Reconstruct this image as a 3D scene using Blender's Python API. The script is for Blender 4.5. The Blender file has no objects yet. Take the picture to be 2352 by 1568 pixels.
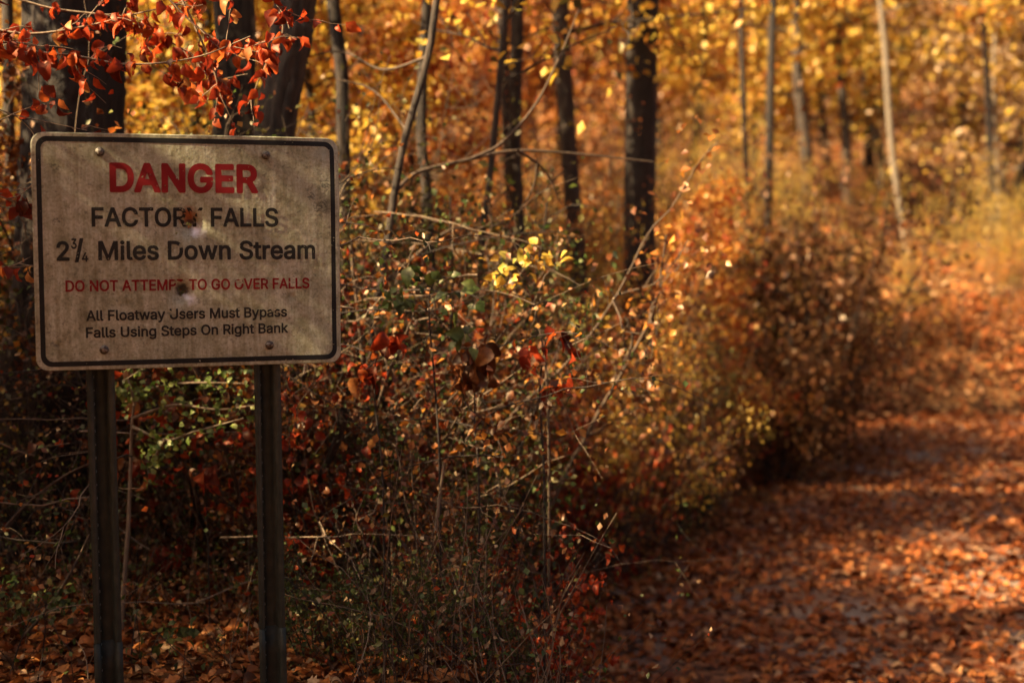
import bpy, math, json
import numpy as np
from mathutils import Vector, Matrix

# ------------------------------------------------------------------ scene, camera, light
S = bpy.context.scene
COL = S.collection
R = math.radians
CAM_H = 1.5
PITCH = R(4.43)
FPX = 50.0 / 36.0 * 2352.0

cam_d = bpy.data.cameras.new("camera")
cam = bpy.data.objects.new("camera", cam_d)
COL.objects.link(cam)
cam.location = (0, 0, CAM_H)
cam.rotation_euler = (R(90) - PITCH, 0, 0)
cam_d.lens = 50
cam_d.sensor_width = 36
cam_d.clip_start = 0.05
cam_d.clip_end = 600
cam_d.dof.use_dof = True
cam_d.dof.focus_distance = 4.28
cam_d.dof.aperture_fstop = 1.85
S.camera = cam

SUN_EL = R(37)
SUN_AZ = R(-113)            # clockwise from +Y: the sun stands to the left, a touch behind the viewer
world = bpy.data.worlds.new("World")
S.world = world
world.use_nodes = True
wn = world.node_tree
bg = wn.nodes["Background"]
sky = wn.nodes.new("ShaderNodeTexSky")
sky.sky_type = 'NISHITA'
sky.sun_disc = False
sky.sun_elevation = SUN_EL
sky.sun_rotation = SUN_AZ
sky.dust_density = 9.0
sky.ozone_density = 0.0
sky.air_density = 0.6
wn.links.new(sky.outputs[0], bg.inputs[0])
bg.inputs[1].default_value = 0.05

sun_d = bpy.data.lights.new("sun", 'SUN')
sun_d.energy = 5.0
sun_d.angle = R(0.53)
sun_d.color = (1.0, 0.77, 0.46)
sun = bpy.data.objects.new("sun", sun_d)
COL.objects.link(sun)
to_sun = Vector((math.sin(SUN_AZ) * math.cos(SUN_EL), math.cos(SUN_AZ) * math.cos(SUN_EL), math.sin(SUN_EL)))
sun.rotation_euler = (-to_sun).to_track_quat('-Z', 'Y').to_euler()
sun.location = to_sun * 60

S.view_settings.view_transform = 'Standard'
S.view_settings.look = 'None'
S.view_settings.exposure = 2.05
S.view_settings.gamma = 1.0
S.render.engine = 'CYCLES'
cy = S.cycles
cy.max_bounces = 8
cy.diffuse_bounces = 4
cy.glossy_bounces = 2
cy.transmission_bounces = 4
cy.transparent_max_bounces = 6
cy.caustics_reflective = False
cy.caustics_refractive = False
cy.sample_clamp_indirect = 3.0
cy.use_denoising = True

# ------------------------------------------------------------------ helpers
def at(px, py, y):
    """World point that stands at depth y (metres along +Y) on the line of sight of a point of the 2352 x 1568 photograph."""
    a = (px - 1176.0) / FPX
    b = (784.0 - py) / FPX
    c, s = math.cos(PITCH), math.sin(PITCH)
    dy = c + b * s
    dz = -s + b * c
    t = y / dy
    return np.array((a * t, y, CAM_H + dz * t))

PATH_Z = -0.9                       # the path runs in a hollow below the bank that carries the sign
def bank_line(x):
    return 17.3 + 0.10 * x + 0.7 * np.sin(x * 0.35)

def edge_x(y):                      # left edge of the path
    y = np.asarray(y, float)
    t = y - 7.57
    return -0.08 + 0.42 * np.where(t > 0, t, -0.70 * np.maximum(t, -3.4)) + 0.14 * np.sin(y * 1.1) * np.clip(t, 0, 1)

def hgt(x, y):
    """Height of the terrain."""
    x = np.asarray(x, float); y = np.asarray(y, float)
    t = np.maximum(y - bank_line(x), 0)
    right = 1 / (1 + np.exp(-(x - 2.0) * 1.4))
    e = (edge_x(y) - x) / np.clip(1.0 + .22 * (y - 6), 1.0, 2.6)
    e = np.clip(e, 0, 1); e = e * e * (3 - 2 * e)
    base = PATH_Z * (1 - e * (1 - .0))
    h = base + 1.35 * (1 - np.exp(-t / 1.0)) * right + 0.07 * t
    t2 = np.maximum(y - 34, 0)
    h = h + 0.36 * t2 * (1 - np.exp(-t2 / 18))
    rough = 0.5 * np.sin(x * 1.9 + 1.3) * np.sin(y * 1.6) + 0.5 * np.sin(x * 4.1 + y * 2.7)
    on_path = (x > edge_x(y)) & (y < bank_line(x))
    return h + rough * np.where(on_path, 0.015, 0.03)

class MB:
    """Collects polygons of 3 or 4 corners and links them as one mesh object."""
    def __init__(self):
        self.V = []; self.F = []; self.A = []; self.MI = []; self.n = 0
    def add(self, v, f, a=None, mi=0):
        v = np.asarray(v, np.float32).reshape(-1, 3)
        f = np.asarray(f, np.int64)
        self.V.append(v)
        self.F.append(f + self.n)
        self.A.append(np.zeros(len(v), np.float32) if a is None else np.broadcast_to(np.asarray(a, np.float32), (len(v),)))
        self.MI.append(np.full(len(f), mi, np.int32))
        self.n += len(v)
    def mesh(self, name, mats, smooth=False):
        me = bpy.data.meshes.new(name)
        V = np.concatenate(self.V)
        loops = np.concatenate([f.ravel() for f in self.F])
        sizes = np.concatenate([np.full(len(f), f.shape[1], np.int32) for f in self.F])
        me.vertices.add(len(V)); me.vertices.foreach_set("co", V.ravel())
        me.loops.add(len(loops)); me.loops.foreach_set("vertex_index", loops.astype(np.int32))
        me.polygons.add(len(sizes))
        st = np.zeros(len(sizes), np.int32); st[1:] = np.cumsum(sizes)[:-1]
        me.polygons.foreach_set("loop_start", st)
        me.polygons.foreach_set("material_index", np.concatenate(self.MI))
        if smooth:
            me.polygons.foreach_set("use_smooth", np.ones(len(sizes), bool))
        at_ = me.attributes.new("rnd", 'FLOAT', 'POINT')
        at_.data.foreach_set("value", np.concatenate(self.A).astype(np.float32))
        for m in (mats if isinstance(mats, (list, tuple)) else [mats]):
            me.materials.append(m)
        me.update(calc_edges=True)
        me.validate()
        return me
    def obj(self, name, mats, parent=None, smooth=False):
        o = bpy.data.objects.new(name, self.mesh(name, mats, smooth))
        COL.objects.link(o)
        if parent is not None:
            o.parent = parent
        return o

def empty(name, loc=(0, 0, 0), rz=0.0):
    o = bpy.data.objects.new(name, None)
    o.empty_display_size = 0.1
    COL.objects.link(o)
    o.location = loc
    o.rotation_euler = (0, 0, rz)
    return o

def tag(o, label=None, cat=None, group=None, kind=None):
    if label: o["label"] = label
    if cat: o["category"] = cat
    if group: o["group"] = group
    if kind: o["kind"] = kind
    return o

def dup(root, loc, rz=0.0, scale=1.0, tilt=(0, 0)):
    """A copy of a thing with copies of its parts and sub-parts (mesh data shared)."""
    r = root.copy(); COL.objects.link(r)
    r.location = loc; r.rotation_euler = (tilt[0], tilt[1], rz)
    r.scale = (scale, scale, scale) if np.isscalar(scale) else scale
    for ch in root.children:
        c = ch.copy(); COL.objects.link(c); c.parent = r
        for g in ch.children:
            d = g.copy(); COL.objects.link(d); d.parent = c
    return r

def norm(v):
    return v / (np.linalg.norm(v, axis=-1, keepdims=True) + 1e-9)

def tube(mb, pts, rad, sides=6, a=0.5, mi=0, ridge=0.0, rng=None, cap=True):
    pts = np.asarray(pts, float); rad = np.asarray(rad, float)
    n = len(pts)
    T = np.gradient(pts, axis=0); T = norm(T)
    ref = np.array((0.0, 1.0, 0.0)) if abs(T[0][1]) < 0.9 else np.array((1.0, 0, 0))
    U = norm(np.cross(np.broadcast_to(ref, T.shape), T)); W = np.cross(T, U)
    ang = np.linspace(0, 2 * math.pi, sides, endpoint=False)
    rr = rad[:, None] * np.ones((n, sides))
    if ridge > 0:
        ph = rng.uniform(0, 6.28, 6)
        z = np.linspace(0, 1, n)[:, None] * n
        k = (np.sin(ang * 3 + ph[0] + z * .05) * .5 + np.sin(ang * 7 + ph[1] + np.sin(z * .3 + ph[2])) * .35
             + np.sin(ang * 11 + ph[3] + 1.3 * np.sin(z * .22 + ph[4])) * .3 + rng.normal(0, .22, (n, sides)))
        rr = rr * (1 + ridge * k)
    V = pts[:, None, :] + rr[..., None] * (np.cos(ang)[None, :, None] * U[:, None, :] + np.sin(ang)[None, :, None] * W[:, None, :])
    i = np.arange(n - 1)[:, None] * sides; j = np.arange(sides)[None, :]; j2 = (j + 1) % sides
    F = np.stack([i + j, i + j2, i + sides + j2, i + sides + j], -1).reshape(-1, 4)
    mb.add(V.reshape(-1, 3), F, a, mi)

def bez(P, n):
    """Smooth polyline through control points (Catmull-Rom)."""
    P = np.asarray(P, float)
    if len(P) == 2:
        return P[0] + np.linspace(0, 1, n)[:, None] * (P[1] - P[0])
    Q = np.vstack([2 * P[0] - P[1], P, 2 * P[-1] - P[-2]])
    u = np.linspace(0, len(P) - 1 - 1e-6, n); k = u.astype(int); t = (u - k)[:, None]
    p0, p1, p2, p3 = Q[k], Q[k + 1], Q[k + 2], Q[k + 3]
    return 0.5 * (2 * p1 + (p2 - p0) * t + (2 * p0 - 5 * p1 + 4 * p2 - p3) * t * t + (3 * p1 - p0 - 3 * p2 + p3) * t ** 3)

# leaf templates: (u across, w along, n out of the blade) and faces
def leaf_template(kind):
    if kind == 'small':             # folded diamond
        v = [(0, 0, 0), (-.36, .45, .1), (0, 1, -.08), (.36, .45, .1)]
        f4 = []; f3 = [(0, 2, 1), (0, 3, 2)]
    elif kind == 'big':             # broad pointed blade with a midrib fold and a curl along its length
        rows = [(0, .0, 0), (.14, .20, .01), (.34, .37, .02), (.60, .30, -.02), (.83, .15, -.14), (1.0, .0, -.26)]
        v = []; f4 = []; f3 = []
        for w, h, n in rows:
            v += [(-h * (.9 if len(v) % 2 else 1.1), w + .03, n + h * .34), (0, w, n), (h, w - .02, n + h * .14 + .08 * w * w)]
        for r in range(5):
            a = r * 3; b = a + 3
            f4 += [(a, a + 1, b + 1, b), (a + 1, a + 2, b + 2, b + 1)]
    elif kind == 'curled':          # dry leaf rolled over
        rows = [(0, .05, 0), (.22, .34, .10), (.48, .42, .06), (.74, .34, -.10), (.92, .16, -.34)]
        v = []; f4 = []; f3 = []
        for w, h, n in rows:
            v += [(-h * .85, w, n + h * .75), (0, w, n), (h * .9, w * .96, n + h * .55)]
        for r in range(4):
            a = r * 3; b = a + 3
            f4 += [(a, a + 1, b + 1, b), (a + 1, a + 2, b + 2, b + 1)]
    elif kind == 'oak':             # lobed leaf
        out = [(0, 0), (.10, .18), (.34, .28), (.20, .42), (.44, .58), (.22, .68), (.26, .86), (0, 1)]
        v = [(0, w, -.1 * w * w) for _, w in out] + [(h, w, .25 * h - .1 * w * w) for h, w in out] + [(-h, w, .32 * h - .1 * w * w) for h, w in out]
        f4 = []; f3 = []
        for r in range(7):
            f4 += [(r, 8 + r, 9 + r, r + 1), (r, r + 1, 17 + r, 16 + r)]
    return np.array(v, float), np.array(f3, np.int64).reshape(-1, 3), np.array(f4, np.int64).reshape(-1, 4)
TPL = {k: leaf_template(k) for k in ('small', 'big', 'curled', 'oak')}

def leaves(mb, pos, axis, nor, size, rnd, kind='small', mi=0):
    v, f3, f4 = TPL[kind]
    pos = np.asarray(pos, float); axis = norm(np.asarray(axis, float))
    side = norm(np.cross(axis, nor)); nor = np.cross(side, axis)
    size = np.asarray(size, float)
    V = pos[:, None, :] + size[:, None, None] * (v[None, :, 0:1] * side[:, None, :] + v[None, :, 1:2] * axis[:, None, :] + v[None, :, 2:3] * nor[:, None, :])
    k = len(v); n = len(pos)
    A = np.repeat(np.asarray(rnd, np.float32), k)
    off = (np.arange(n) * k)[:, None, None]
    base = mb.n
    first = True
    for f in (f3, f4):
        if len(f):
            F = (f[None] + off).reshape(-1, f.shape[1])
            if first:
                mb.add(V.reshape(-1, 3), F, A, mi); first = False
            else:
                mb.F.append(F + base); mb.MI.append(np.full(len(F), mi, np.int32))

def rand_dirs(rng, n):
    return norm(rng.normal(size=(n, 3)))

# ------------------------------------------------------------------ materials
def new_mat(name):
    m = bpy.data.materials.new(name); m.use_nodes = True
    m.node_tree.nodes.clear()
    nt = m.node_tree
    out = nt.nodes.new('ShaderNodeOutputMaterial')
    return m, nt, out

def N(nt, t, **kw):
    n = nt.nodes.new(t)
    for k, v in kw.items():
        if k.startswith('i_'):
            n.inputs[int(k[2:])].default_value = v
        else:
            setattr(n, k, v)
    return n

def ramp(nt, fac, stops, interp='LINEAR'):
    r = nt.nodes.new('ShaderNodeValToRGB'); cr = r.color_ramp; cr.interpolation = interp
    while len(cr.elements) < len(stops): cr.elements.new(1.0)
    for e, (p, c) in zip(cr.elements, stops):
        e.position = p; e.color = (c[0], c[1], c[2], 1.0)
    if fac is not None: nt.links.new(fac, r.inputs[0])
    return r.outputs[0]

def leaf_mat(name, stops, trans=0.45, gloss=0.04, rough=0.48, spot=0.25):
    m, nt, out = new_mat(name); L = nt.links.new
    at_ = N(nt, 'ShaderNodeAttribute', attribute_name='rnd')
    info = N(nt, 'ShaderNodeObjectInfo')
    add = N(nt, 'ShaderNodeMath', operation='MULTIPLY_ADD'); L(info.outputs['Random'], add.inputs[0]); add.inputs[1].default_value = 0.16; L(at_.outputs['Fac'], add.inputs[2])
    sub = N(nt, 'ShaderNodeMath', operation='SUBTRACT'); L(add.outputs[0], sub.inputs[0]); sub.inputs[1].default_value = 0.08
    col = ramp(nt, sub.outputs[0], stops)
    tc = N(nt, 'ShaderNodeTexCoord')
    no = N(nt, 'ShaderNodeTexNoise'); no.inputs['Scale'].default_value = 55; no.inputs['Detail'].default_value = 3
    L(tc.outputs['Object'], no.inputs['Vector'])
    mm = N(nt, 'ShaderNodeMapRange'); L(no.outputs[0], mm.inputs[0])
    mm.inputs[1].default_value = .35; mm.inputs[2].default_value = .65; mm.inputs[3].default_value = 1 - spot; mm.inputs[4].default_value = 1 + spot
    mul = N(nt, 'ShaderNodeVectorMath', operation='SCALE'); L(col, mul.inputs[0]); L(mm.outputs[0], mul.inputs['Scale'])
    d = N(nt, 'ShaderNodeBsdfDiffuse'); L(mul.outputs[0], d.inputs[0])
    t = N(nt, 'ShaderNodeBsdfTranslucent'); L(mul.outputs[0], t.inputs[0])
    mx = N(nt, 'ShaderNodeMixShader'); mx.inputs[0].default_value = trans; L(d.outputs[0], mx.inputs[1]); L(t.outputs[0], mx.inputs[2])
    g = N(nt, 'ShaderNodeBsdfGlossy'); g.inputs['Roughness'].default_value = rough; g.inputs[0].default_value = (1, .85, .62, 1)
    mx2 = N(nt, 'ShaderNodeMixShader'); mx2.inputs[0].default_value = gloss; L(mx.outputs[0], mx2.inputs[1]); L(g.outputs[0], mx2.inputs[2])
    L(mx2.outputs[0], out.inputs[0])
    return m

RED = leaf_mat('red_leaf', [(0, (.05, .008, .004)), (.3, (.22, .022, .008)), (.6, (.44, .05, .012)), (.86, (.48, .11, .02)), (1, (.50, .26, .08))], .5, .03, .5)
ORANGE = leaf_mat('orange_leaf', [(0, (.26, .055, .012)), (.4, (.52, .17, .025)), (.75, (.62, .30, .045)), (1, (.60, .40, .12))], .5)
YELLOW = leaf_mat('yellow_leaf', [(0, (.45, .20, .025)), (.45, (.62, .38, .045)), (.8, (.66, .46, .08)), (1, (.32, .30, .05))], .5)
RUST = leaf_mat('rust_leaf', [(0, (.045, .011, .005)), (.5, (.13, .034, .011)), (.82, (.32, .11, .03)), (1, (.50, .27, .10))], .35, .05, .45)
TAN = leaf_mat('tan_leaf', [(0, (.09, .04, .015)), (.5, (.26, .135, .05)), (1, (.56, .40, .22))], .35, .05, .45)
GREEN = leaf_mat('green_leaf', [(0, (.022, .040, .010)), (.5, (.050, .085, .018)), (.85, (.10, .14, .03)), (1, (.22, .20, .04))], .4, .04, .5)
OLIVE = leaf_mat('olive_leaf', [(0, (.025, .026, .007)), (.5, (.065, .062, .016)), (1, (.28, .22, .045))], .4)
CEDAR = leaf_mat('cedar_leaf', [(0, (.035, .016, .007)), (.5, (.085, .036, .013)), (1, (.20, .080, .025))], .35, .01)
LITTER = leaf_mat('litter_leaf', [(0, (.05, .018, .008)), (.3, (.16, .045, .014)), (.6, (.36, .105, .026)), (.85, (.50, .19, .05)), (1, (.56, .38, .20))], .2, .03)

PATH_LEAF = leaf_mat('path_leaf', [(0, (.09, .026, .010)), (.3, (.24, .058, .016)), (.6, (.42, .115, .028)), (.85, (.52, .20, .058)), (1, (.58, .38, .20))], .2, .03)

def bark_mat(name, dark, light, scale=1.0, patch=None, bump=.6):
    m, nt, out = new_mat(name); L = nt.links.new
    tc = N(nt, 'ShaderNodeTexCoord')
    mp = N(nt, 'ShaderNodeMapping'); mp.inputs['Scale'].default_value = (scale, scale, scale * .16); L(tc.outputs['Object'], mp.inputs[0])
    n1 = N(nt, 'ShaderNodeTexNoise'); n1.inputs['Scale'].default_value = 34; n1.inputs['Detail'].default_value = 6; n1.inputs['Roughness'].default_value = .65; L(mp.outputs[0], n1.inputs['Vector'])
    n2 = N(nt, 'ShaderNodeTexNoise'); n2.inputs['Scale'].default_value = 9; n2.inputs['Detail'].default_value = 4; L(tc.outputs['Object'], n2.inputs['Vector'])
    col = ramp(nt, n1.outputs[0], [(.32, dark), (.68, light)])
    if patch:
        f = ramp(nt, n2.outputs[0], [(.52, (0, 0, 0)), (.60, (1, 1, 1))])
        mix = N(nt, 'ShaderNodeMixRGB'); L(f, mix.inputs[0]); L(col, mix.inputs[1]); mix.inputs[2].default_value = (*patch, 1); col = mix.outputs[0]
    b = N(nt, 'ShaderNodeBump'); b.inputs['Strength'].default_value = bump; b.inputs['Distance'].default_value = .02; L(n1.outputs[0], b.inputs['Height'])
    p = N(nt, 'ShaderNodeBsdfPrincipled'); L(col, p.inputs['Base Color']); p.inputs['Roughness'].default_value = .9; L(b.outputs[0], p.inputs['Normal'])
    L(p.outputs[0], out.inputs[0])
    return m

BARK_D = bark_mat('dark_bark', (.007, .005, .003), (.040, .026, .016), bump=1.0)
BARK_G = bark_mat('grey_bark', (.012, .009, .006), (.075, .052, .034), bump=1.0)
BARK_L = bark_mat('lichen_bark', (.010, .008, .005), (.055, .042, .026), patch=(.15, .14, .08))
BARK_P = bark_mat('pale_bark', (.085, .065, .042), (.22, .17, .11), bump=.3)
TWIG = bark_mat('twig_bark', (.035, .022, .013), (.14, .088, .05), scale=2, bump=.2)
TWIG_P = bark_mat('pale_twig', (.12, .08, .045), (.34, .24, .15), scale=2, bump=.2)
TWIG_D = bark_mat('dark_twig', (.012, .008, .005), (.045, .028, .017), scale=2, bump=.2)

def ground_mat(name, stops, scale, grey=None):
    m, nt, out = new_mat(name); L = nt.links.new
    tc = N(nt, 'ShaderNodeTexCoord')
    n1 = N(nt, 'ShaderNodeTexVoronoi'); n1.inputs['Scale'].default_value = scale; L(tc.outputs['Object'], n1.inputs['Vector'])
    n2 = N(nt, 'ShaderNodeTexNoise'); n2.inputs['Scale'].default_value = scale * .35; n2.inputs['Detail'].default_value = 8; L(tc.outputs['Object'], n2.inputs['Vector'])
    sep = N(nt, 'ShaderNodeSeparateColor'); L(n1.outputs['Color'], sep.inputs[0])
    ad = N(nt, 'ShaderNodeMath', operation='MULTIPLY_ADD'); L(sep.outputs[0], ad.inputs[0]); ad.inputs[1].default_value = .5
    hf = N(nt, 'ShaderNodeMath', operation='MULTIPLY'); L(n2.outputs[0], hf.inputs[0]); hf.inputs[1].default_value = .5; L(hf.outputs[0], ad.inputs[2])
    col = ramp(nt, ad.outputs[0], stops)
    if grey:
        n3 = N(nt, 'ShaderNodeTexNoise'); n3.inputs['Scale'].default_value = 1.3; n3.inputs['Detail'].default_value = 5; L(tc.outputs['Object'], n3.inputs['Vector'])
        f = ramp(nt, n3.outputs[0], [(.46, (0, 0, 0)), (.64, (1, 1, 1))])
        n4 = N(nt, 'ShaderNodeTexNoise'); n4.inputs['Scale'].default_value = 70; n4.inputs['Detail'].default_value = 4; L(tc.outputs['Object'], n4.inputs['Vector'])
        gc = ramp(nt, n4.outputs[0], [(.3, tuple(c * .5 for c in grey)), (.7, grey)])
        mix = N(nt, 'ShaderNodeMixRGB'); L(f, mix.inputs[0]); L(col, mix.inputs[1]); L(gc, mix.inputs[2]); col = mix.outputs[0]
    b = N(nt, 'ShaderNodeBump'); b.inputs['Strength'].default_value = .8; b.inputs['Distance'].default_value = .03; L(ad.outputs[0], b.inputs['Height'])
    p = N(nt, 'ShaderNodeBsdfPrincipled'); L(col, p.inputs['Base Color']); p.inputs['Roughness'].default_value = .95; L(b.outputs[0], p.inputs['Normal'])
    p.inputs['Specular IOR Level'].default_value = .2
    L(p.outputs[0], out.inputs[0])
    return m
SOIL = ground_mat('forest_floor', [(.25, (.04, .018, .008)), (.5, (.13, .055, .018)), (.75, (.30, .14, .045))], 16)
PATHM = ground_mat('path_soil', [(.25, (.08, .035, .018)), (.5, (.19, .075, .033)), (.75, (.33, .14, .06))], 18, grey=(.30, .22, .165))
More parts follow.
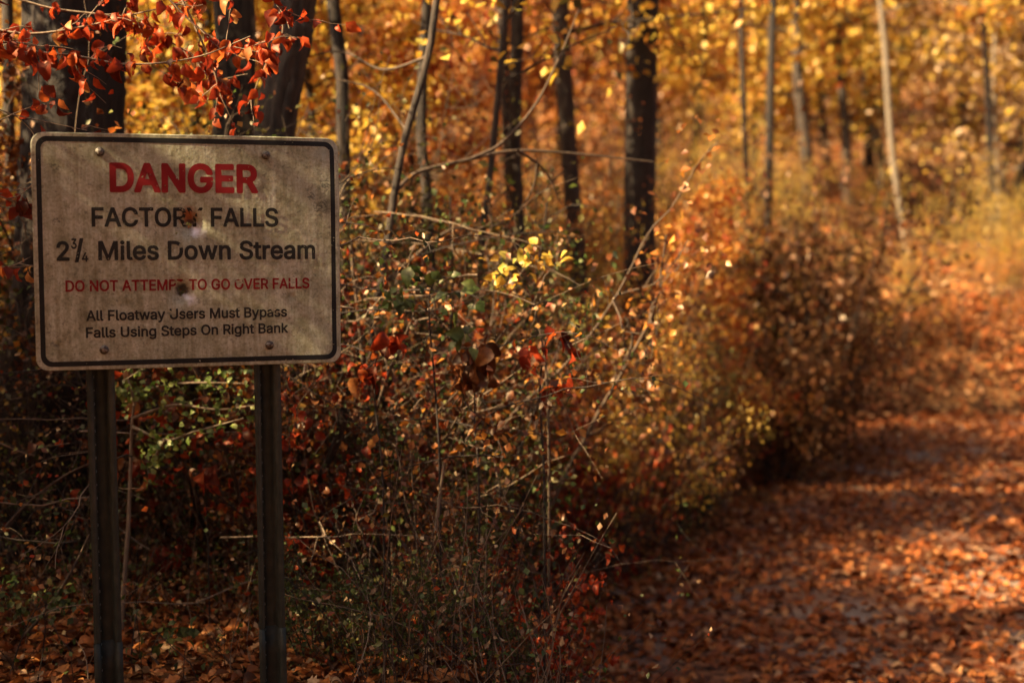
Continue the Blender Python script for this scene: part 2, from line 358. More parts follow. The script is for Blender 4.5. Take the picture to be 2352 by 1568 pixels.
GLYPHS = '[{"A":[480,[[196,539,181,532,173,520,-12,12,-15,0,-12,-13,-3,-24,12,-31,88,-31,104,-24,114,-12,156,110,320,111,324,108,366,-12,375,-24,392,-31,464,-31,476,-28,484,-22,492,-12,494,-4,493,8,303,524,292,535,280,539],[240,344,279,232,276,230,200,230,199,232,236,343]]],"D":[502,[[40,532,31,520,29,508,29,0,34,-16,44,-27,56,-31,244,-30,288,-25,328,-14,364,3,384,15,426,52,452,88,477,144,490,208,492,276,486,328,470,384,460,407,443,436,416,468,384,495,348,515,308,530,268,537,224,540,60,540,48,537],[156,88,156,420,236,420,260,417,284,411,312,396,333,376,349,352,359,324,367,284,368,240,364,208,355,172,344,149,328,128,312,114,292,102,272,95,244,90]]],"E":[419,[[392,-26,402,-16,406,-4,406,56,402,72,388,85,376,88,156,88,156,197,356,198,367,200,378,208,385,220,386,284,385,296,380,304,372,312,360,316,160,317,156,318,156,420,372,421,384,423,396,432,403,448,403,512,399,524,388,535,372,540,60,540,44,535,33,524,29,508,29,0,34,-16,44,-27,60,-31,376,-31]]],"G":[520,[[208,-32,248,-37,308,-35,360,-22,404,-1,436,24,469,61,492,105,504,145,508,181,508,261,500,277,492,283,480,287,280,287,268,283,260,277,252,261,252,201,253,189,261,177,268,172,280,168,376,168,379,165,371,141,356,120,336,102,316,92,296,86,268,84,244,86,220,93,200,103,182,117,165,137,154,157,141,193,136,225,135,269,140,313,149,341,166,373,184,394,208,411,236,422,264,425,296,422,320,413,336,403,352,388,368,365,384,329,400,319,480,318,494,325,503,337,505,353,491,401,475,433,448,469,423,493,392,514,352,532,316,542,264,547,204,540,152,521,116,499,84,470,51,425,32,385,15,325,9,253,15,185,27,137,50,85,76,48,116,10,164,-17]]],"N":[523,[[483,-24,492,-12,494,0,494,508,492,520,488,528,480,535,468,539,396,540,380,533,370,520,368,508,368,216,364,207,157,532,148,537,136,540,56,539,40,532,31,520,29,508,29,0,32,-12,36,-20,44,-27,56,-31,128,-31,144,-24,154,-12,156,0,156,305,364,-21,376,-29,388,-31,464,-31,476,-28]]],"R":[449,[[44,535,33,524,29,508,29,0,32,-12,36,-20,48,-29,60,-31,128,-31,140,-27,148,-20,153,-12,156,0,156,164,160,167,224,167,230,164,324,-12,333,-24,344,-30,356,-31,432,-31,447,-24,458,-8,459,4,456,12,358,192,359,196,392,222,410,244,428,280,437,312,440,352,436,396,423,436,405,468,383,492,356,511,320,528,288,536,236,540,60,540],[156,421,252,420,276,415,292,407,300,399,307,388,314,364,312,332,302,308,284,295,260,288,232,286,156,287]]]},{"/":[249,[[242,552,174,553,163,548,158,540,-6,-72,-5,-84,6,-96,74,-97,85,-92,90,-84,255,528,256,536,253,544]]],"2":[453,[[52,-17,64,-21,388,-21,400,-18,409,-8,410,60,404,72,396,77,204,78,201,80,304,188,352,245,382,292,398,336,402,364,400,396,395,420,386,444,372,467,353,488,328,508,304,521,268,532,236,536,196,535,160,526,132,514,100,492,76,465,61,440,49,404,45,364,48,351,60,342,128,341,138,344,147,356,151,388,164,413,184,430,212,438,248,436,264,430,276,423,287,412,294,400,298,384,299,368,292,336,266,296,47,60,43,48,43,0,44,-8]]],"3":[453,[[60,527,50,517,49,505,49,449,52,441,60,434,68,431,240,431,243,429,138,309,136,297,137,241,141,233,152,227,232,224,252,220,272,211,289,197,300,181,307,161,308,137,300,109,291,97,280,87,248,74,212,71,180,76,152,91,137,109,128,141,120,150,108,153,40,152,28,145,23,133,27,101,38,69,56,42,80,17,112,-4,152,-19,192,-27,236,-27,280,-20,317,-7,340,6,363,25,380,43,394,65,405,89,412,117,414,145,412,173,406,197,396,221,381,245,364,264,342,281,316,296,292,304,267,309,390,449,393,461,392,517,384,526,372,530,72,530]]],"4":[453,[[316,529,244,529,232,523,23,172,19,160,19,100,24,92,32,86,260,84,261,-4,268,-16,280,-21,344,-21,356,-17,362,-8,364,0,365,84,420,86,428,90,433,100,434,164,429,176,416,183,365,184,364,316,361,328,352,337,340,339,280,338,272,336,264,328,261,316,260,184,144,184,330,500,332,508,330,516,325,524]]],"A":[480,[[200,530,188,525,182,516,-3,8,-3,-8,4,-17,16,-21,84,-21,99,-16,104,-8,148,118,152,121,328,121,376,-8,380,-15,388,-20,396,-21,464,-21,472,-19,482,-8,482,8,296,516,291,524,280,529],[240,378,293,220,184,220,236,376]]],"B":[456,[[48,526,40,516,39,508,39,0,43,-12,52,-19,60,-21,280,-20,328,-11,352,-2,376,12,400,32,418,56,432,88,438,124,436,169,425,204,402,240,388,253,367,268,386,284,402,304,413,328,418,352,419,384,416,408,409,432,394,460,376,482,348,504,316,519,288,526,240,530,60,530],[146,208,148,210,256,210,276,207,296,199,316,184,331,160,334,136,329,112,312,93,284,82,248,78,148,78,146,84],[146,308,146,428,148,431,264,429,280,425,292,418,308,400,314,380,312,352,301,332,284,318,264,310,244,307]]],"C":[510,[[356,521,304,534,248,536,208,530,156,511,121,489,84,453,59,417,36,365,22,301,20,233,25,185,42,125,70,73,84,55,108,30,152,0,192,-17,244,-27,288,-27,336,-19,376,-3,415,21,444,49,471,89,486,125,494,161,492,169,484,178,472,181,404,181,396,177,389,169,380,141,369,121,356,107,340,94,320,84,296,77,272,74,244,76,224,80,204,89,176,109,151,141,135,177,128,209,124,253,126,289,134,329,145,357,164,387,187,409,212,424,244,433,272,435,304,430,328,421,348,409,367,389,379,369,391,337,400,329,476,328,484,331,491,337,494,349,484,389,470,421,452,449,432,472,408,493,384,508]]],"D":[502,[[48,526,40,516,39,508,39,0,43,-12,52,-19,60,-21,220,-21,264,-18,324,-4,344,4,376,22,408,48,429,72,443,92,462,132,477,188,483,256,477,320,461,380,441,420,410,460,380,486,344,506,308,519,268,527,228,530,60,530],[148,431,236,430,264,427,288,420,308,410,328,396,348,373,360,352,372,316,378,272,377,224,371,192,360,158,344,131,324,111,296,93,264,83,232,79,148,78,146,80,146,428]]],"E":[419,[[388,-17,396,-4,396,56,393,68,384,76,376,78,148,78,146,80,146,204,148,208,360,208,372,216,376,224,376,284,375,292,371,300,364,305,356,307,148,307,146,312,146,428,152,431,380,432,388,438,393,448,393,508,390,520,384,526,372,530,60,530,48,526,40,516,39,508,39,0,43,-12,52,-19,60,-21,376,-21]]],"F":[410,[[52,-19,128,-21,138,-16,144,-8,146,196,148,200,348,200,360,206,367,216,367,280,362,292,352,298,147,300,146,428,152,431,376,432,386,440,390,452,390,512,387,520,380,527,368,530,60,530,52,528,42,520,39,508,39,0,43,-12]]],"G":[520,[[224,533,172,519,152,510,124,492,92,464,60,421,36,368,25,321,19,253,24,189,36,141,59,89,84,54,120,20,156,-3,208,-21,248,-27,304,-26,352,-15,388,1,428,29,460,67,483,109,494,145,499,197,499,257,497,265,490,273,480,277,284,277,271,273,264,266,262,257,262,197,268,184,280,178,388,178,391,177,391,169,383,145,372,124,356,105,336,91,316,81,288,75,256,74,232,78,197,93,172,113,151,141,135,177,126,221,125,273,131,317,145,357,169,393,196,416,232,431,268,435,308,429,328,420,344,409,367,385,379,365,390,337,400,329,480,328,492,337,495,345,495,353,482,397,461,437,432,471,400,497,360,519,316,532,268,536]]],"L":[393,[[56,529,44,522,39,508,39,0,43,-12,52,-19,60,-21,360,-21,372,-18,378,-12,382,-4,382,56,379,68,368,77,148,78,146,80,145,512,139,524,128,529]]],"M":[628,[[582,524,568,530,476,530,468,528,459,520,316,147,312,151,169,520,160,528,152,530,60,530,46,524,40,516,39,508,39,0,41,-8,47,-16,60,-21,124,-21,135,-16,141,-8,144,301,267,-8,276,-18,288,-21,344,-21,352,-18,359,-12,480,296,483,284,485,-8,492,-17,504,-21,568,-21,581,-16,587,-8,589,0,589,508,587,516]]],"N":[523,[[48,526,40,516,39,508,39,0,43,-12,56,-21,124,-21,136,-18,144,-8,145,332,148,339,372,-15,380,-20,388,-21,464,-21,476,-17,483,-8,484,0,484,508,480,521,472,528,464,530,396,530,384,524,379,516,378,176,376,169,152,522,144,528,136,530,60,530]]],"O":[533,[[288,536,228,534,188,524,140,502,122,489,96,467,69,433,43,385,29,341,20,277,22,209,29,165,49,109,73,69,110,29,152,0,192,-17,248,-27,304,-25,344,-16,376,-3,396,8,436,40,463,73,491,125,504,165,513,229,512,297,504,345,484,399,462,437,424,479,380,510,340,526],[256,74,224,80,197,93,176,109,156,133,139,165,131,193,125,237,125,273,129,305,138,341,152,369,170,393,188,410,216,425,244,433,276,434,308,429,336,416,356,401,377,377,394,345,403,317,408,285,409,237,405,205,395,165,378,133,362,113,340,95,312,81,288,75]]],"P":[445,[[52,-19,128,-21,138,-16,144,-8,147,164,256,165,284,169,316,177,344,190,368,206,393,232,408,255,420,284,428,320,429,360,423,400,414,428,395,460,373,484,344,505,300,522,252,529,60,530,52,528,42,520,39,508,39,0,43,-12],[148,431,252,430,280,423,300,411,310,400,316,388,321,372,323,352,319,316,313,300,304,288,284,273,260,266,232,263,147,264,146,428]]],"R":[449,[[48,526,40,516,39,508,39,0,43,-12,52,-19,60,-21,128,-21,140,-14,146,0,147,176,232,177,236,174,339,-16,352,-21,428,-21,440,-17,448,-4,447,8,345,196,345,200,380,224,401,248,416,276,427,312,430,352,427,392,414,432,396,463,376,484,352,502,320,517,288,525,236,530,60,530],[148,276,146,280,146,428,148,431,260,429,288,421,309,404,321,380,324,344,316,312,300,293,280,282,252,277]]],"S":[447,[[258,535,226,537,182,533,142,522,106,505,82,487,57,459,40,427,33,399,32,355,39,323,54,295,82,265,110,246,142,231,254,198,286,186,310,171,322,155,324,139,322,123,315,107,304,95,290,86,270,77,250,72,226,70,202,72,182,76,163,83,150,91,133,111,123,147,110,157,38,158,30,156,22,150,17,135,24,95,38,62,57,35,82,11,106,-4,146,-20,178,-27,222,-30,274,-26,318,-14,346,-1,378,22,398,43,417,75,427,111,429,151,422,187,406,218,380,247,350,268,318,283,282,296,206,317,174,329,152,343,139,359,136,371,137,387,142,399,150,411,162,421,178,429,194,434,218,437,258,434,274,429,290,420,307,403,313,391,319,367,330,358,402,357,410,359,418,366,422,375,421,391,412,427,401,451,379,479,358,497,326,516,298,527]]],"T":[449,[[260,-21,272,-15,278,0,278,428,284,431,416,431,428,434,434,440,438,448,437,516,428,527,416,530,24,528,14,520,11,508,11,448,20,434,32,431,168,431,171,428,172,-4,179,-16,188,-20]]],"U":[517,[[468,527,456,530,392,530,380,526,373,516,372,180,368,148,354,116,329,92,312,82,296,77,260,73,220,77,188,92,164,116,149,148,145,180,144,516,136,526,124,530,56,529,48,526,42,520,39,508,39,176,42,140,52,99,67,68,96,32,128,6,160,-11,208,-25,260,-29,312,-24,356,-11,388,5,421,32,448,65,459,84,469,112,478,160,478,508,475,520]]],"V":[480,[[477,524,464,530,392,530,384,527,377,520,240,128,214,208,102,520,92,528,80,530,12,529,4,526,-1,520,-4,512,-3,500,184,-8,192,-18,204,-21,280,-21,288,-18,296,-10,482,500,484,512]]],"Y":[472,[[268,-21,282,-16,289,-4,290,204,472,497,476,508,475,516,468,525,456,530,380,530,367,524,236,310,105,524,92,530,8,528,2,524,-3,516,-3,500,181,204,184,-8,190,-16,200,-21]]],"a":[389,[[350,-17,356,-9,358,-1,357,263,355,287,349,311,330,347,310,368,282,386,250,398,214,404,174,405,138,399,106,388,74,369,47,343,26,310,20,295,20,287,24,279,30,273,102,253,114,259,130,284,150,299,174,308,206,309,226,305,242,295,251,279,255,255,251,251,242,249,158,238,106,227,67,211,41,191,26,174,18,158,13,139,10,119,10,95,14,71,20,51,31,31,48,11,68,-5,94,-18,126,-27,162,-29,198,-26,226,-17,254,-1,262,-15,274,-21,338,-21],[254,156,254,127,247,107,234,90,214,75,186,67,154,68,130,75,120,83,115,91,113,103,115,119,122,128,134,136,170,146,250,158]]],"e":[404,[[158,400,118,385,90,367,59,336,37,300,24,268,15,220,14,168,21,120,37,76,53,48,78,20,106,-2,134,-16,178,-27,226,-29,270,-22,294,-13,318,-1,338,13,357,32,371,52,382,76,386,92,381,104,370,111,302,126,290,120,274,92,254,76,226,68,194,68,166,77,146,92,129,116,122,136,121,148,378,150,387,156,392,168,391,224,384,268,372,300,354,332,334,356,302,380,270,395,234,403,190,405],[284,244,278,242,126,242,122,244,134,272,154,293,178,305,206,309,234,305,254,294,273,272]]],"g":[425,[[382,398,370,400,306,399,295,389,290,374,262,392,230,402,194,405,150,400,114,386,86,367,58,338,38,305,25,273,17,241,14,205,15,157,20,125,31,93,45,65,62,42,82,23,110,4,138,-8,166,-14,202,-16,234,-12,262,-3,290,13,288,-27,280,-47,262,-63,238,-73,198,-76,166,-70,145,-59,114,-24,102,-20,91,-23,38,-52,33,-59,30,-71,41,-95,69,-127,102,-149,137,-163,170,-169,218,-171,262,-166,298,-155,330,-139,354,-119,375,-91,388,-55,393,-11,393,381,390,391],[214,308,234,304,248,297,262,285,274,269,283,249,289,225,291,173,288,153,281,129,272,113,263,101,250,92,234,84,198,80,178,84,162,90,147,101,135,117,121,153,118,181,118,205,121,229,128,253,135,269,147,285,162,297,174,304,194,308]]],"h":[410,[[44,528,35,520,32,508,32,0,35,-12,49,-21,113,-21,125,-18,133,-9,135,0,135,228,138,256,149,279,165,295,185,305,209,308,233,305,253,295,265,280,273,256,277,-8,282,-16,293,-21,357,-21,369,-18,377,-8,378,0,378,256,370,304,354,340,339,360,317,380,293,393,261,402,225,405,189,401,163,392,137,377,135,380,135,508,131,520,125,527,117,530]]],"i":[167,[[49,-21,117,-21,129,-14,134,-4,135,380,129,393,117,400,49,400,37,394,32,384,32,0,37,-14],[145,468,147,492,138,516,121,533,97,543,69,543,49,535,30,516,22,496,21,472,29,452,45,434,69,423,97,423,117,431,136,448]]],"k":[381,[[45,528,35,520,32,508,32,0,35,-12,45,-19,53,-21,117,-21,125,-18,131,-12,135,0,135,128,136,132,153,146,281,-16,289,-20,297,-21,373,-21,385,-17,393,-4,393,4,389,12,230,216,377,366,381,380,377,392,369,399,361,400,285,400,273,397,137,258,135,264,133,516,128,524,117,530]]],"l":[189,[[49,529,37,522,32,510,32,86,37,46,44,26,57,8,69,-3,89,-15,113,-21,137,-23,185,-18,197,-11,202,2,189,63,181,72,173,75,140,74,137,78,135,86,134,514,129,523,117,530]]],"m":[610,[[574,-12,578,0,578,256,576,284,569,316,558,340,541,364,525,379,505,392,477,402,449,407,417,406,389,400,365,390,341,375,321,356,301,377,281,392,257,402,233,407,205,406,181,402,157,392,137,379,134,380,129,392,117,400,49,400,36,392,32,380,32,0,33,-8,41,-17,53,-21,117,-21,127,-16,133,-8,135,236,137,260,145,280,159,296,177,306,197,309,217,307,233,300,245,288,252,272,253,0,255,-8,261,-16,273,-21,337,-21,349,-16,355,-8,358,264,365,281,377,296,393,305,417,309,437,307,457,298,467,288,473,272,476,-8,485,-18,497,-21,561,-21]]],"n":[410,[[371,-16,377,-8,378,0,378,256,374,284,369,308,358,332,342,356,325,374,305,387,285,396,253,404,217,405,189,401,161,391,137,377,133,380,128,392,117,400,53,400,40,396,33,388,32,380,32,0,37,-14,49,-21,113,-21,125,-18,133,-9,135,0,135,228,138,256,149,279,165,295,185,305,209,308,233,305,253,295,265,280,273,256,277,-8,282,-16,293,-21,357,-21]]],"o":[415,[[254,400,210,405,174,403,134,392,106,378,82,360,53,328,32,288,20,252,14,204,15,156,21,120,37,76,62,37,92,8,130,-14,162,-24,194,-29,238,-27,270,-20,310,-1,337,20,362,49,384,88,395,124,402,172,400,220,394,256,378,300,354,338,324,368,294,386],[198,308,218,308,238,304,254,296,268,284,279,268,288,248,295,224,298,200,298,176,294,148,287,124,277,104,263,88,250,78,234,71,214,68,190,69,174,73,162,80,148,92,136,108,127,128,121,152,118,176,118,204,121,228,128,252,138,271,152,288,166,299,182,306]]],"p":[424,[[45,-162,117,-164,127,-159,133,-152,135,-143,135,-3,137,3,165,-16,197,-26,241,-29,277,-23,313,-9,345,14,369,41,389,75,404,121,411,169,409,225,401,269,387,305,364,341,337,369,301,391,257,403,209,404,189,401,169,395,137,375,133,377,129,392,117,400,49,400,41,397,34,389,32,377,32,-143,35,-155],[221,309,241,307,257,301,273,290,284,277,293,261,302,237,307,189,302,141,293,117,284,101,273,87,257,76,241,70,221,68,201,70,185,75,169,86,157,100,147,117,140,137,135,161,134,189,139,237,147,261,156,277,169,291,185,302,201,307]]],"r":[259,[[49,-21,117,-21,127,-16,133,-8,135,236,138,260,143,272,153,284,177,299,205,305,245,301,259,308,264,320,264,384,261,396,253,403,221,406,189,404,161,395,133,380,131,388,125,396,113,400,49,400,40,396,33,388,32,380,32,0,37,-14]]],"s":[365,[[244,398,212,404,176,405,140,400,108,390,80,374,60,357,43,336,30,308,26,276,28,248,40,216,59,192,88,171,116,158,228,128,240,120,247,108,244,92,228,76,208,69,180,66,152,71,133,80,122,92,110,120,100,127,92,127,32,115,20,108,15,96,17,80,28,52,40,32,54,16,74,0,96,-12,116,-20,156,-28,196,-29,232,-24,268,-13,296,2,317,20,335,44,347,72,352,108,347,144,336,168,315,192,300,204,276,216,248,226,160,248,140,258,131,268,130,284,138,296,156,306,180,311,204,310,224,304,239,288,252,264,264,257,272,257,328,269,340,276,345,288,342,304,331,328,316,352,300,368,285,380,264,391]]],"t":[227,[[222,-17,232,-8,234,4,222,60,218,66,210,73,202,75,174,71,158,72,151,76,148,84,147,300,147,304,150,306,206,306,218,312,225,324,224,384,218,394,210,399,150,400,147,404,147,472,145,480,138,488,126,492,58,491,50,486,44,476,42,401,-2,399,-10,392,-15,380,-14,324,-10,314,2,306,38,306,44,304,44,92,50,52,60,28,70,14,86,-1,110,-15,138,-23,166,-25,198,-23]]],"u":[410,[[41,397,33,387,32,379,32,123,35,95,41,71,52,47,65,27,85,6,105,-8,129,-18,157,-24,193,-26,221,-22,246,-13,277,4,281,-12,293,-20,357,-21,369,-17,376,-9,378,-1,378,379,373,393,361,400,297,400,285,397,279,391,275,379,275,151,271,123,261,100,245,84,225,75,201,71,177,74,157,85,143,103,137,123,135,147,135,379,133,388,125,397,117,400,53,400]]],"w":[567,[[563,390,555,398,543,400,479,400,471,398,463,392,399,164,395,170,333,392,327,398,319,400,251,400,243,398,235,392,231,384,171,161,104,392,95,399,87,400,23,400,10,396,2,384,3,372,117,-4,123,-15,135,-21,199,-21,207,-19,216,-12,283,218,287,211,351,-12,359,-19,367,-21,431,-21,443,-16,450,-4,564,372,566,380]]],"y":[389,[[38,-157,57,-163,85,-166,113,-165,137,-159,157,-150,176,-137,192,-121,206,-101,224,-65,391,371,391,387,381,398,373,400,305,400,297,399,288,391,197,143,193,138,101,391,93,398,85,400,17,400,9,399,0,391,-3,383,-2,371,140,-1,124,-45,117,-57,109,-64,93,-69,57,-65,45,-73,27,-137,29,-149]]]}]'

# ------------------------------------------------------------------ terrain and path
def sheet(name, xs, ys, z, mat):
    gx, gy = np.meshgrid(xs, ys)
    V = np.stack([gx, gy, z(gx, gy)], -1).reshape(-1, 3)
    nx, ny = len(xs), len(ys)
    i = np.arange(ny - 1)[:, None] * nx; j = np.arange(nx - 1)[None]
    F = np.stack([i + j, i + j + 1, i + nx + j + 1, i + nx + j], -1).reshape(-1, 4)
    mb = MB(); mb.add(V, F)
    return mb.obj(name, mat, smooth=True)

xs = np.concatenate([np.linspace(-90, -8, 40), np.linspace(-7.8, 14, 230), np.linspace(14.5, 90, 40)])
ys = np.concatenate([np.linspace(-25, 2, 20), np.linspace(2.2, 26, 240), np.linspace(26.5, 50, 50), np.linspace(51, 170, 40)])
tag(sheet('ground', xs, ys, hgt, SOIL), kind='structure')

pv = []; rows = np.linspace(-6, 17.9, 190)
for y in rows:
    l = float(edge_x(y)); w = 5.0 + 0.25 * max(0, y - 12)
    for t in np.linspace(0, 1, 40):
        wob = 0.09 * math.sin(y * 6.1) + 0.06 * math.sin(y * 13.7 + 1)
        x = l + 0.1 + wob * (1 - t) + t * w
        pv.append((x, y, float(hgt(x, y)) + 0.006 + 0.02 * min(1, 0.25 * t * (1 - t) * 16) * 0.3))
i = np.arange(189)[:, None] * 40; j = np.arange(39)[None]
mb = MB(); mb.add(pv, np.stack([i + j, i + j + 1, i + 41 + j, i + 40 + j], -1).reshape(-1, 4))
tag(mb.obj('path', PATHM, smooth=True), kind='structure')

# ------------------------------------------------------------------ the sign
GB, GM = json.loads(GLYPHS)
TLc, BLc = at(78, 302, 3.87), at(75, 853, 3.87)
TRc, BRc = at(782, 317, 4.14), at(782, 832, 4.14)
Lm, Rm = (TLc + BLc) / 2, (TRc + BRc) / 2
SW = float(np.hypot(*(Rm - Lm)[:2])); SH = float(((TLc - BLc)[2] + (TRc - BRc)[2]) / 2)
YAW = math.atan2(Rm[1] - Lm[1], Rm[0] - Lm[0])
CEN = (Lm + Rm) / 2
sign_root = empty('danger_sign', (CEN[0], CEN[1], float(hgt(CEN[0], CEN[1]))), YAW)
tag(sign_root, 'weathered white metal danger sign with bullet dents standing on two steel channel posts', 'sign')

# pixels of an enlarged crop of the photograph -> millimetre positions on the sheet (the sheet's own plane, origin at its middle)
src = [(72, 62), (1966, 98), (1966, 1475), (72, 1540)]
dst = [(-SW / 2, SH / 2), (SW / 2, SH / 2), (SW / 2, -SH / 2), (-SW / 2, -SH / 2)]
A_ = []; b_ = []
for (x, y), (u, v) in zip(src, dst):
    A_.append([x, y, 1, 0, 0, 0, -u * x, -u * y]); b_.append(u)
    A_.append([0, 0, 0, x, y, 1, -v * x, -v * y]); b_.append(v)
Hm = np.append(np.linalg.solve(np.array(A_, float), np.array(b_, float)), 1).reshape(3, 3)
def loc(x, y):
    q = Hm @ np.array((x, y, 1.0)); return q[:2] / q[2]

H1, H2, H3 = loc(1042, 632), loc(985, 1045), loc(962, 683)
DENTS = [(H1, .020, .034), (H2, .019, .030), (loc(1670, 1068), .004, .010), (loc(210, 1375), .003, .010), (loc(640, 1125), .002, .010), (loc(205, 1120), .002, .009), (H3, .002, .006)]
def bend(x, y):
    """How far the sheet stands out of its plane."""
    z = -0.010 * (x / (SW / 2)) ** 2 + 0.004 * np.sin(x * 9 + 1) * (y / SH)
    z = z - 0.016 * np.clip((x - .22) / .2, 0, 1) ** 2 * np.clip((y - .08) / .24, 0, 1) ** 2
    z = z + 0.008 * np.clip((x - .1) / .3, 0, 1) * np.clip((-y - .2) / .12, 0, 1) * np.sin(x * 22)
    for c, dp, s in DENTS:
        r2 = (x - c[0]) ** 2 + (y - c[1]) ** 2
        z = z - dp * np.exp(-r2 / (2 * (s * .62) ** 2))
        z = z - dp * .22 * np.exp(-r2 / (2 * (s * 2) ** 2))
    return z

RC = 0.034
def half_w(y, W=None, Hh=None, rc=RC):
    W = SW / 2 if W is None else W; Hh = SH / 2 if Hh is None else Hh
    d = np.clip(np.abs(y) - (Hh - rc), 0, rc)
    return W - (rc - np.sqrt(np.maximum(rc * rc - d * d, 0)))

# sheet material
def sign_paint():
    m, nt, out = new_mat('sign_sheet'); L = nt.links.new
    tc = N(nt, 'ShaderNodeTexCoord'); P = tc.outputs['Object']
    def noise(sc, det=4, mapping=None, rough=.6):
        n = N(nt, 'ShaderNodeTexNoise'); n.inputs['Scale'].default_value = sc; n.inputs['Detail'].default_value = det; n.inputs['Roughness'].default_value = rough
        if mapping:
            mp = N(nt, 'ShaderNodeMapping'); mp.inputs['Scale'].default_value = mapping; L(P, mp.inputs[0]); L(mp.outputs[0], n.inputs['Vector'])
        else:
            L(P, n.inputs['Vector'])
        return n.outputs[0]
    def mix(f, a, c, mode='MIX'):
        x = N(nt, 'ShaderNodeMixRGB', blend_type=mode)
        for s, v in ((0, f), (1, a), (2, c)):
            if isinstance(v, tuple): x.inputs[s].default_value = (*v, 1)
            elif isinstance(v, float): x.inputs[s].default_value = v
            else: L(v, x.inputs[s])
        return x.outputs[0]
    def blob(c, r0, r1, amp=.02, sc=45):
        d = N(nt, 'ShaderNodeVectorMath', operation='DISTANCE'); 
        fl = N(nt, 'ShaderNodeVectorMath', operation='MULTIPLY'); L(P, fl.inputs[0]); fl.inputs[1].default_value = (1, 1, 0)
        L(fl.outputs[0], d.inputs[0]); d.inputs[1].default_value = (c[0], c[1], 0)
        q = N(nt, 'ShaderNodeMath', operation='MULTIPLY_ADD'); L(noise(sc, 5), q.inputs[0]); q.inputs[1].default_value = amp * 2; q.inputs[2].default_value = -amp
        s = N(nt, 'ShaderNodeMath', operation='ADD'); L(d.outputs['Value'], s.inputs[0]); L(q.outputs[0], s.inputs[1])
        mr = N(nt, 'ShaderNodeMapRange', interpolation_type='SMOOTHSTEP'); L(s.outputs[0], mr.inputs[0])
        mr.inputs[1].default_value = r0; mr.inputs[2].default_value = r1; mr.inputs[3].default_value = 1; mr.inputs[4].default_value = 0
        return mr.outputs[0]
    base = ramp(nt, noise(5, 6), [(.3, (.38, .395, .275)), (.5, (.55, .56, .41)), (.7, (.66, .67, .53))])
    streak = ramp(nt, noise(9, 5, (6, .5, 1)), [(.35, (.62, .56, .44)), (.62, (1.05, 1.05, 1.05))])
    c = mix(.65, base, streak, 'MULTIPLY')
    streak2 = ramp(nt, noise(26, 3, (5, .35, 1)), [(.40, (.80, .75, .66)), (.60, (1, 1, 1))])
    c = mix(.5, c, streak2, 'MULTIPLY')
    grit = ramp(nt, noise(130, 5, None, .75), [(.38, (.70, .68, .62)), (.52, (1, 1, 1)), (.66, (1.22, 1.22, 1.2))])
    c = mix(.8, c, grit, 'MULTIPLY')
    blot = ramp(nt, noise(18, 6, None, .7), [(.47, (1, 1, 1)), (.62, (.58, .58, .47))])
    c = mix(.8, c, blot, 'MULTIPLY')
    speck = ramp(nt, noise(85, 4, None, .7), [(.57, (0, 0, 0)), (.66, (1, 1, 1))])
    sm = N(nt, 'ShaderNodeMath', operation='MULTIPLY'); L(speck, sm.inputs[0]); sm.inputs[1].default_value = .55
    c = mix(sm.outputs[0], c, (.10, .085, .055))
    for pt, r in (((215, 270), .018), ((1880, 380), .030), ((1850, 520), .034), ((1790, 440), .018), ((200, 1375), .014), ((215, 605), .010), ((610, 250), .012), ((1370, 170), .010)):
        w = N(nt, 'ShaderNodeMath', operation='MULTIPLY'); L(blob(loc(*pt), r * .2, r * 1.2, .02, 80), w.inputs[0])
        rr = ramp(nt, noise(150, 3), [(.45, (0, 0, 0)), (.58, (.75, .75, .75))]); L(rr, w.inputs[1])
        c = mix(w.outputs[0], c, (.05, .05, .035))
    edge = blob(loc(1890, 160), .005, .055, .03, 60)
    ed = N(nt, 'ShaderNodeMath', operation='MULTIPLY'); L(edge, ed.inputs[0]); ed.inputs[1].default_value = .6
    c = mix(ed.outputs[0], c, (.30, .33, .26))
    rust = blob(loc(1035, 572), .006, .032, .022, 70)
    c = mix(rust, c, mix(noise(120, 3), (.42, .12, .02), (.30, .11, .05)))
    burn1 = blob(loc(1048, 622), .004, .024, .012, 90); burn2 = blob(loc(990, 1030), .010, .026, .010, 90)
    c = mix(burn1, c, (.055, .035, .030)); c = mix(burn2, c, (.055, .050, .042))
    boltr = blob(loc(492, 195), .004, .016, .012, 90)
    bw = N(nt, 'ShaderNodeMath', operation='MULTIPLY'); L(boltr, bw.inputs[0]); bw.inputs[1].default_value = .8
    c = mix(bw.outputs[0], c, (.05, .035, .025))
    bare = N(nt, 'ShaderNodeMath', operation='MAXIMUM'); L(blob(loc(1088, 668), .002, .028, .024, 60), bare.inputs[0]); L(blob(loc(1040, 1085), .000, .024, .024, 60), bare.inputs[1])
    c = mix(bare.outputs[0], c, (.78, .80, .84))
    p = N(nt, 'ShaderNodeBsdfPrincipled'); L(c, p.inputs['Base Color'])
    ms = N(nt, 'ShaderNodeMath', operation='MULTIPLY'); L(bare.outputs[0], ms.inputs[0]); ms.inputs[1].default_value = .7
    L(ms.outputs[0], p.inputs['Metallic'])
    rg = N(nt, 'ShaderNodeMapRange'); L(noise(14, 4), rg.inputs[0]); rg.inputs[3].default_value = .42; rg.inputs[4].default_value = .75; L(rg.outputs[0], p.inputs['Roughness'])
    b = N(nt, 'ShaderNodeBump'); b.inputs['Strength'].default_value = .25; b.inputs['Distance'].default_value = .004; L(noise(60, 5), b.inputs['Height']); L(b.outputs[0], p.inputs['Normal'])
    L(p.outputs[0], out.inputs[0])
    return m

